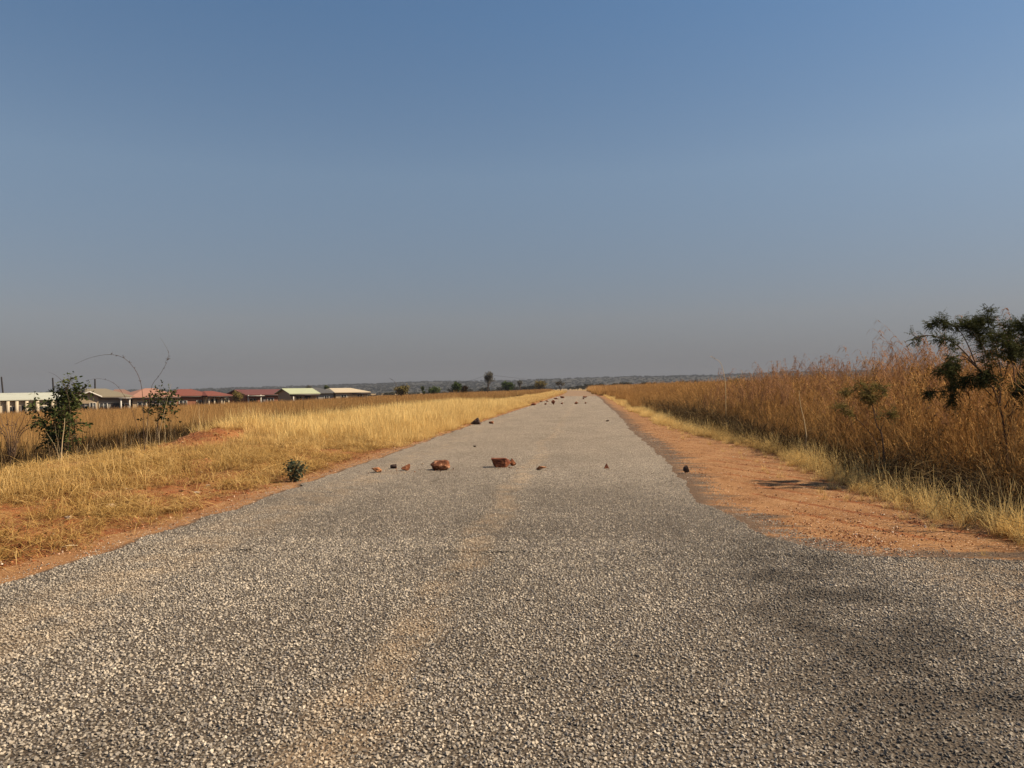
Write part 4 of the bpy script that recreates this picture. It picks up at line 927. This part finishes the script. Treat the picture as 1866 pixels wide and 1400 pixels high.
for k, (px, py, wp, hp, lb) in enumerate([
    (202, 928, 17, 11, 'pale flat stone casting a dark shadow, largest on the left bank'), (229, 900, 10, 7, 'pale stone above and right of the largest bank stone'), (238, 899, 6, 5, 'small pale stone touching another on the left bank'),
    (277, 839, 9, 6, 'pale stone at the foot of the red mound'), (380, 888, 9, 5, 'pale stone in the grass between the mound and the road'), (360, 899, 13, 4, 'thin flat pale stone nearest the road below the mound'),
    (124, 955, 11, 8, 'reddish pale stone half buried low on the left bank'), (263, 926, 10, 5, 'flat pale stone right of the largest bank stone'), (67, 831, 10, 8, 'white stone at the ditch below the broad-leaved shrub'),
    (445, 885, 5, 4, 'small round pale stone close to the road edge, left of the roadside plant'), (161, 950, 8, 6, 'small tan stone right of the half buried one'), (332, 894, 11, 4, 'flat tan stone left of the thin flat one'),
    (8, 850, 9, 5, 'pale stone at the far left edge beside the ditch'), (88, 850, 8, 5, 'tan stone on the lip of the bank under the broad-leaved shrub'), (186, 830, 8, 5, 'tan stone on the bank lip beside the ditch'),
    (375, 850, 8, 5, 'tan stone at the right foot of the red mound'), (404, 843, 9, 4, 'pale lump of earth where the mound meets the yellow grass')]):
    rock('stone', lb, 'stone', px, py, wp, hp, m_rock_white if k < 9 else m_rock_pale, 60+k, BS, .8, onroad=False, sink=.15, pts_=11)
rock('stone', 'dark clod of earth in the grass near the front of the left bank', 'stone', 83, 985, 8, 9, m_rock_dark, 90, None, .8, onroad=False)
# lying stick
g = G(126, 996, .02); mb = MB(); a_ = G(110, 997, .0)-g; b_ = G(142, 994, .0)-g; tube(mb, [a_+(0, 0, .03), (0, 0, .045), b_+(0, 0, .035)], [.007, .006, .004], 5, .9)
g[2] = gz(g[0], g[1])+.01; tag(link('stick', mb.me('stick', m_dead), None, g), 'pale dry stick lying flat on the verge near the front left', 'stick')

# ------------------------------------------------------------------ houses behind the left field
def paint(name, c, rough=.6, corr=False, stain=.25, metal=0.):
    m, t, o = new_mat(name); P = pos(t); n = noise(t, P, .8, 5, .7)
    cc = mixc(t, remap(t, n, .4, .75, 0, stain), c, tuple(x*.45+.03 for x in c)); h = None
    if corr:
        wv = N(t, 'ShaderNodeTexWave', bands_direction='X'); wv.inputs['Scale'].default_value = 2.2; wv.inputs['Distortion'].default_value = 0; L(t, N(t, 'ShaderNodeTexCoord').outputs['UV'], wv.inputs['Vector']); h = None
    princ(t, o, cc, rough, noise(t, P, 12, 3), .3, .01, .3); return m
m_wall_tan = paint('tan_plaster', (.33, .245, .15)); m_wall_grey = paint('grey_block', (.21, .195, .17), .9); m_wall_cream = paint('cream_plaster', (.44, .36, .25))
m_wall_brick = paint('red_brick', (.22, .09, .05), .9); m_white = paint('white_trim', (.52, .48, .41)); m_dark_trim = paint('dark_trim', (.05, .035, .03))
m_glass, t, o = new_mat('window_glass'); princ(t, o, (.02, .022, .025), .45, spec=.2)
m_pole = paint('pole_wood', (.035, .03, .028), .9)
ROOF = dict(pale=paint('pale_green_roof', (.40, .40, .32), .6), tan=paint('tan_tile_roof', (.19, .155, .10), .8), dusty=paint('dusty_red_roof', (.20, .115, .08), .8), salmon=paint('salmon_roof', (.32, .16, .105), .7),
            red=paint('red_roof', (.17, .052, .032), .7), maroon=paint('maroon_roof', (.12, .042, .034), .7), lime=paint('light_green_roof', (.38, .40, .25), .6), grey=paint('grey_roof', (.08, .075, .07), .7), cream=paint('cream_roof', (.48, .39, .26), .6))
class House:
    def __init__(s, label, x0, x1, D0, D1, ybase=None, cat='house', group='houses behind the left field'):
        A = W(x0, 730, D0); B = W(x1, 730, D1); s.zg = float(min(gz(A[0], A[1]), gz(B[0], B[1])))-.15; s.A = np.array((A[0], A[1], 0.)); s.B = np.array((B[0], B[1], 0.)); d = s.B-s.A; s.w = np.linalg.norm(d); s.u = d/s.w
        s.n = np.array((-s.u[1], s.u[0], 0)); 
        if s.n@s.A < 0: s.n = -s.n
        s.D = (D0+D1)/2; s.x0 = x0; s.x1 = x1; s.o = np.array((*((s.A+s.B)/2)[:2], s.zg)); s.ob = empty('house', s.o, label, cat, group); s.ob['group'] = group
    def a(s, px): return (px-s.x0)/(s.x1-s.x0)*s.w       # along the front
    def z(s, py, px=None):
        px = (s.x0+s.x1)/2 if px is None else px; return W(px, py, s.D)[2]
    def P(s, a, b, z): return s.A+s.u*a+s.n*b+np.array((0, 0, z))-s.o
    def poly(s, name, faces, mat, parent=None, th=0.):
        mb = MB()
        for f in faces:
            f = [np.array(p) for p in f]; k = len(f)
            if th:
                V = f+[p-np.array((0, 0, th)) for p in f]; Fs = [tuple(range(k)), tuple(range(2*k-1, k-1, -1))]+[(i, i+k, (i+1) % k+k, (i+1) % k) for i in range(k)]
                base = mb.n; mb.v.append(np.array(V)); mb.t.append(np.full(2*k, .5)); mb.h.append(np.full(2*k, .5)); mb.n += 2*k
                for q in Fs: mb.f.append(np.array([q])+base)
            else: mb.add(f, [tuple(range(k))])
        Fc = [tuple(r) for q in mb.f for r in q]; me = mesh(name, np.concatenate(mb.v), Fc, False, None, [mat]); return link(name, me, parent or s.ob)
    def walls(s, a0, a1, b0, b1, ze, mat, gables=None, zr=None, name='wall'):
        P = s.P; z0 = s.zg-.2; fs = [[P(a0, b0, z0), P(a1, b0, z0), P(a1, b0, ze), P(a0, b0, ze)], [P(a1, b0, z0), P(a1, b1, z0), P(a1, b1, ze), P(a1, b0, ze)], [P(a1, b1, z0), P(a0, b1, z0), P(a0, b1, ze), P(a1, b1, ze)][:4], [P(a0, b1, z0), P(a0, b0, z0), P(a0, b0, ze), P(a0, b1, ze)]]
        fs[2] = [P(a1, b1, z0), P(a0, b1, z0), P(a0, b1, ze), P(a1, b1, ze)]
        if gables == 'ends': bm_ = (b0+b1)/2; fs += [[P(a0, b0, ze), P(a0, bm_, zr-.1), P(a0, b1, ze)], [P(a1, b0, ze), P(a1, bm_, zr-.1), P(a1, b1, ze)]]
        if gables == 'front': am = (a0+a1)/2; fs += [[P(a0, b0, ze), P(a1, b0, ze), P(am, b0, zr-.1)]]
        return s.poly(name, fs, mat)
    def hip(s, a0, a1, b0, b1, ze, zr, r0, r1, mat, oh=.45):
        P = s.P; a0 -= oh; a1 += oh; b0 -= oh; b1 += oh; m_ = (b0+b1)/2; A, B, C, D_ = P(a0, b0, ze), P(a1, b0, ze), P(a1, b1, ze), P(a0, b1, ze); E, F_ = P(r0, m_, zr), P(r1, m_, zr)
        rf = s.poly('roof', [[A, B, F_, E], [B, C, F_], [C, D_, E, F_], [D_, A, E]], mat, th=.12); return rf
    def gab(s, a0, a1, b0, b1, ze, zr, mat, oh=.45, front=False):
        P = s.P
        if front: m_ = (a0+a1)/2; return s.poly('roof', [[P(a0-oh, b0-oh, ze), P(m_, b0-oh, zr), P(m_, b1, zr), P(a0-oh, b1, ze)], [P(m_, b0-oh, zr), P(a1+oh, b0-oh, ze), P(a1+oh, b1, ze), P(m_, b1, zr)]], mat, th=.12)
        m_ = (b0+b1)/2; return s.poly('roof', [[P(a0-oh, b0-oh, ze), P(a1+oh, b0-oh, ze), P(a1+oh, m_, zr), P(a0-oh, m_, zr)], [P(a0-oh, m_, zr), P(a1+oh, m_, zr), P(a1+oh, b1+oh, ze), P(a0-oh, b1+oh, ze)]], mat, th=.12)
    def win(s, a, z, w_, h, b=0., bars=1, fm=None):
        fm = fm or m_white; mb = MB(); c = s.P(a, b-.03, z)
        for k in (-1, 1): box(mb, c+s.u*k*(w_/2-.03), .07, .10, h, s.u, s.n); box(mb, c+np.array((0, 0, k*(h/2-.035))), w_-.14, .09, .07, s.u, s.n)
        for k in range(bars): box(mb, c+s.u*((k+1)/(bars+1)-.5)*w_, .05, .08, h-.14, s.u, s.n)
        f = link('window', mb.me('window', fm), s.ob); g_ = MB(); box(g_, s.P(a, b-.012, z), w_-.1, .02, h-.1, s.u, s.n); link('pane', g_.me('pane', m_glass), f)
    def door(s, a, w_, h, b=0., mat=None):
        mb = MB(); box(mb, s.P(a, b-.02, s.zg+h/2+.1), w_, .06, h, s.u, s.n); d = link('door', mb.me('door', mat or m_dark_trim), s.ob)
    def post(s, a, b, zt, w_=.18, mat=None):
        mb = MB(); box(mb, s.P(a, b, (s.zg+zt)/2), w_, w_, zt-s.zg, s.u, s.n); link('porch_post', mb.me('porch_post', mat or m_white), s.ob)
    def fascia(s, a0, a1, b, z, mat=None, h=.18):
        mb = MB(); box(mb, s.P((a0+a1)/2, b, z-h/2), a1-a0, .04, h, s.u, s.n); link('fascia', mb.me('fascia', mat or m_dark_trim), s.ob)
# 1 long pale roof, porch with pillars
h = House('house with a long pale greenish roof and pillared porch at the far left', -40, 120, 92, 100); W_ = h.w; ze = h.z(728); zr = h.z(716)
h.walls(0, W_, .5, 8, ze, m_wall_cream, 'ends', zr); h.gab(0, W_, .25, 8, ze, zr, ROOF['pale'], .3)
for q in (-30, -5, 12, 28, 46, 66, 95): h.post(h.a(q), .2, ze-.12, .34, m_wall_cream)
for q in (22, 56, 80): h.win(h.a(q), h.zg+1.5, 1.2, 1.1, .5)
h.door(h.a(37), .9, 2.0, .5)
# 2 gable-fronted house
h = House('grey house with a tan roof and a white-edged gable facing the road', 142, 238, 104, 108); zr = h.z(708); ze = h.z(723); zg_ = h.z(713.5)
a0, a1 = 0, h.a(176); h.walls(0, a1, -1.2, 4, ze, m_wall_tan, 'front', zg_); rf = h.gab(0, a1, -1.2, 4.2, ze, zg_, ROOF['tan'], .35, True)
bb = MB(); am = a1/2
for q in ((-.38, am), (a1+.38, am)):
    p0 = h.P(q[0], -1.58, ze-.03); p1 = h.P(am, -1.58, zg_-.02); tube(bb, [p0, p1], .11, 4)
link('barge_board', bb.me('barge_board', m_white), h.ob)
h.walls(a1, h.w, 0, 8, ze, m_wall_grey); h.hip(a1-1.2, h.w, 0, 8, ze, zr, h.a(162), h.a(200), ROOF['tan']); h.fascia(a1+.4, h.w+.4, -.48, ze-.12)
h.win(h.a(151), h.zg+1.6, 1.1, 1.1, -1.2, 1, m_dark_trim); h.win(h.a(166), h.zg+1.5, .8, 1.5, -1.2, 1); h.win(h.a(184), h.zg+1.6, 1.5, 1.1, 0, 2); h.door(h.a(209), 1.0, 2.0)
h.post(h.a(217), -1.2, ze-.3); h.post(h.a(233), -1.2, ze-.3); h.win(h.a(226), h.zg+1.5, 1.0, 1.1)
mb = MB(); box(mb, h.P(h.a(225), -.75, ze-.25), h.a(236)-h.a(214), 1.5, .08, h.u, h.n); link('porch_roof', mb.me('porch_roof', m_white), h.ob)
# 3 dusty red roof behind it
h = House('house with a dusty red hipped roof half hidden behind the gable-fronted one', 196, 248, 128, 130); ze = h.z(722.5); zr = h.z(709.5)
h.walls(0, h.w, 0, 8, ze, m_wall_tan); h.hip(0, h.w, 0, 8, ze, zr, h.a(208), h.a(226), ROOF['dusty']); h.win(h.a(243), h.zg+1.5, 1.1, 1.1)
# 4 salmon roof
h = House('tan house with a broad salmon-pink hipped roof', 242, 322, 108, 112); ze = h.z(723); zr = h.z(707.5)
h.walls(0, h.w, 0, 9, ze, m_wall_tan); h.hip(0, h.w, 0, 9, ze, zr, h.a(279), h.a(298), ROOF['salmon']); h.fascia(-.4, h.w+.4, -.48, ze-.12)
h.win(h.a(258), h.zg+1.6, 1.2, 1.0); h.win(h.a(290), h.zg+1.6, 1.3, 1.1, 0, 1); h.door(h.a(275), .9, 2.0); h.win(h.a(309), h.zg+1.6, 1.2, 1.0)
# 5 red roof
h = House('house with a bright brick-red hipped roof and brick front, in the row\'s middle', 322, 384, 122, 126); ze = h.z(720.5); zr = h.z(709)
h.walls(0, h.w, 0, 8, ze, m_wall_brick); h.hip(0, h.w, 0, 8, ze, zr, h.a(342), h.a(366), ROOF['red']); h.fascia(-.4, h.w+.4, -.48, ze-.12)
h.win(h.a(333), h.zg+1.6, 1.3, 1.0); h.door(h.a(372), 1.6, 1.9); h.win(h.a(362), h.zg+1.6, .8, 1.1)
# 6 smaller red roof with porch
h = House('small house with a red roof and pale porch posts right of the brick one', 380, 418, 124, 127); ze = h.z(720.5); zr = h.z(712.5)
h.walls(0, h.w, 1.4, 7, ze, m_wall_cream); h.hip(0, h.w, 0, 7, ze, zr, h.a(392), h.a(408), ROOF['red']); h.fascia(-.4, h.w+.4, -.48, ze-.12)
for q in (381, 391, 404, 417): h.post(h.a(q), .1, ze-.1, .2, m_wall_cream)
h.win(h.a(398), h.zg+1.6, 1.3, 1.1, 1.4)
# 7 long maroon roof
h = House('long low house with a maroon roof and dark walls', 448, 530, 128, 134); ze = h.z(718.5); zr = h.z(709.5)
h.walls(0, h.w, 0, 7, ze, m_wall_brick, 'ends', zr); h.gab(0, h.w, 0, 7, ze, zr, ROOF['maroon']); h.fascia(h.a(473), h.w, -.48, ze-.12)
for q in (460, 492, 515): h.win(h.a(q), h.zg+1.5, 1.2, 1.0)
h.door(h.a(480), .9, 2.); h.post(h.a(450), -.5, ze-.1, .16); h.post(h.a(472), -.5, ze-.1, .16)
mb = MB(); box(mb, h.P(h.a(461), -.9, ze-.25), h.a(474)-h.a(448), 1.2, .08, h.u, h.n); link('porch_roof', mb.me('porch_roof', m_white), h.ob)
# 8 light green gabled roof
h = House('house with a light green ribbed gabled roof between the maroon and grey roofs', 531, 577, 121, 123.5); ze = h.z(717); zr = h.z(707.5)
h.walls(0, h.w, 0, 6.5, ze, m_wall_tan, 'ends', zr); h.gab(0, h.w, 0, 6.5, ze, zr, ROOF['lime'], .5); h.fascia(-.4, h.w+.4, -.52, ze-.12, None, .3)
h.post(h.a(533), -.4, ze-.1, .18); h.win(h.a(545), h.zg+1.5, 1.2, 1.0); h.door(h.a(560), 1.0, 2.)
# 9 grey roof
h = House('house with a plain dark grey hipped roof next to the light green one', 580, 608, 138, 140); ze = h.z(716); zr = h.z(706.5)
h.walls(0, h.w, 0, 7, ze, m_wall_grey); h.hip(0, h.w, 0, 7, ze, zr, h.a(584), h.a(596), ROOF['grey']); h.win(h.a(595), h.zg+1.5, 1.0, 1.0)
# 10 cream roof
h = House('house with a bright cream metal roof at the right end of the row', 612, 670, 140, 144); ze = h.z(714.5); zr = h.z(707)
h.walls(0, h.w, 0, 8, ze, m_wall_tan); h.hip(0, h.w, 0, 8, ze, zr, h.a(616), h.a(655), ROOF['cream']); h.fascia(h.a(640), h.w+.4, -.48, ze-.12, None, .3)
h.win(h.a(626), h.zg+1.5, 1.2, 1.0); h.win(h.a(655), h.zg+1.5, 1.2, 1.0)
# poles
for (xt, yt, xb, yb, D, lb) in [(2.5, 687, 6, 722, 118, 'dark utility pole leaning left above the far end of the pale roof'), (96, 689, 98, 722, 118, 'dark utility pole rising from behind the middle of the pale roof'), (173, 691, 173.5, 720, 122, 'dark utility pole above the gable-fronted house')]:
    p1 = W(xt, yt, D); p0 = W(xb, yb, D); d = p0-p1; zg0 = float(gz(p0[0], p0[1])); k = (zg0-p1[2])/d[2]; pb = p1+d*k; mb = MB(); tube(mb, [np.zeros(3)-(0, 0, .1), (p1-pb)*.5, p1-pb], [.16, .135, .11], 8, .3)
    tube(mb, [p1-pb, p1-pb+(0, 0, .03)], [.11, .001], 8, .3); tag(link('utility_pole', mb.me('utility_pole', m_pole), None, pb), lb, 'utility pole', 'poles behind the houses')

mb = MB(); q0 = W(745, 701, 330); q1 = W(889, 683, 215); q2 = W(1130, 694, 620)
for a_, b_ in ((q0, q1), (q1, q2)):
    k = np.linspace(0, 1, 24)[:, None]; Pw = a_+(b_-a_)*k; Pw[:, 2] -= 2.2*4*(k*(1-k))[:, 0]; tube(mb, Pw-q1, .028, 4, .3)
tag(link('power_cable', mb.me('power_cable', m_pole), None, q1), 'thin dark overhead cable sagging behind the tall lone tree', 'cable')

# ------------------------------------------------------------------ haze over the plain
m_haze, t, o = new_mat('haze')
pv = N(t, 'ShaderNodeVolumePrincipled'); pv.inputs['Color'].default_value = (.34, .37, .43, 1); pv.inputs['Density'].default_value = 2.4e-4; pv.inputs['Anisotropy'].default_value = .0
L(t, pv.outputs[0], o.inputs['Volume'])
mb = MB(); box(mb, (0, 1000, 60), 13000, 13400, 150); hz = tag(link('haze', mb.me('haze', m_haze)), kind='stuff')
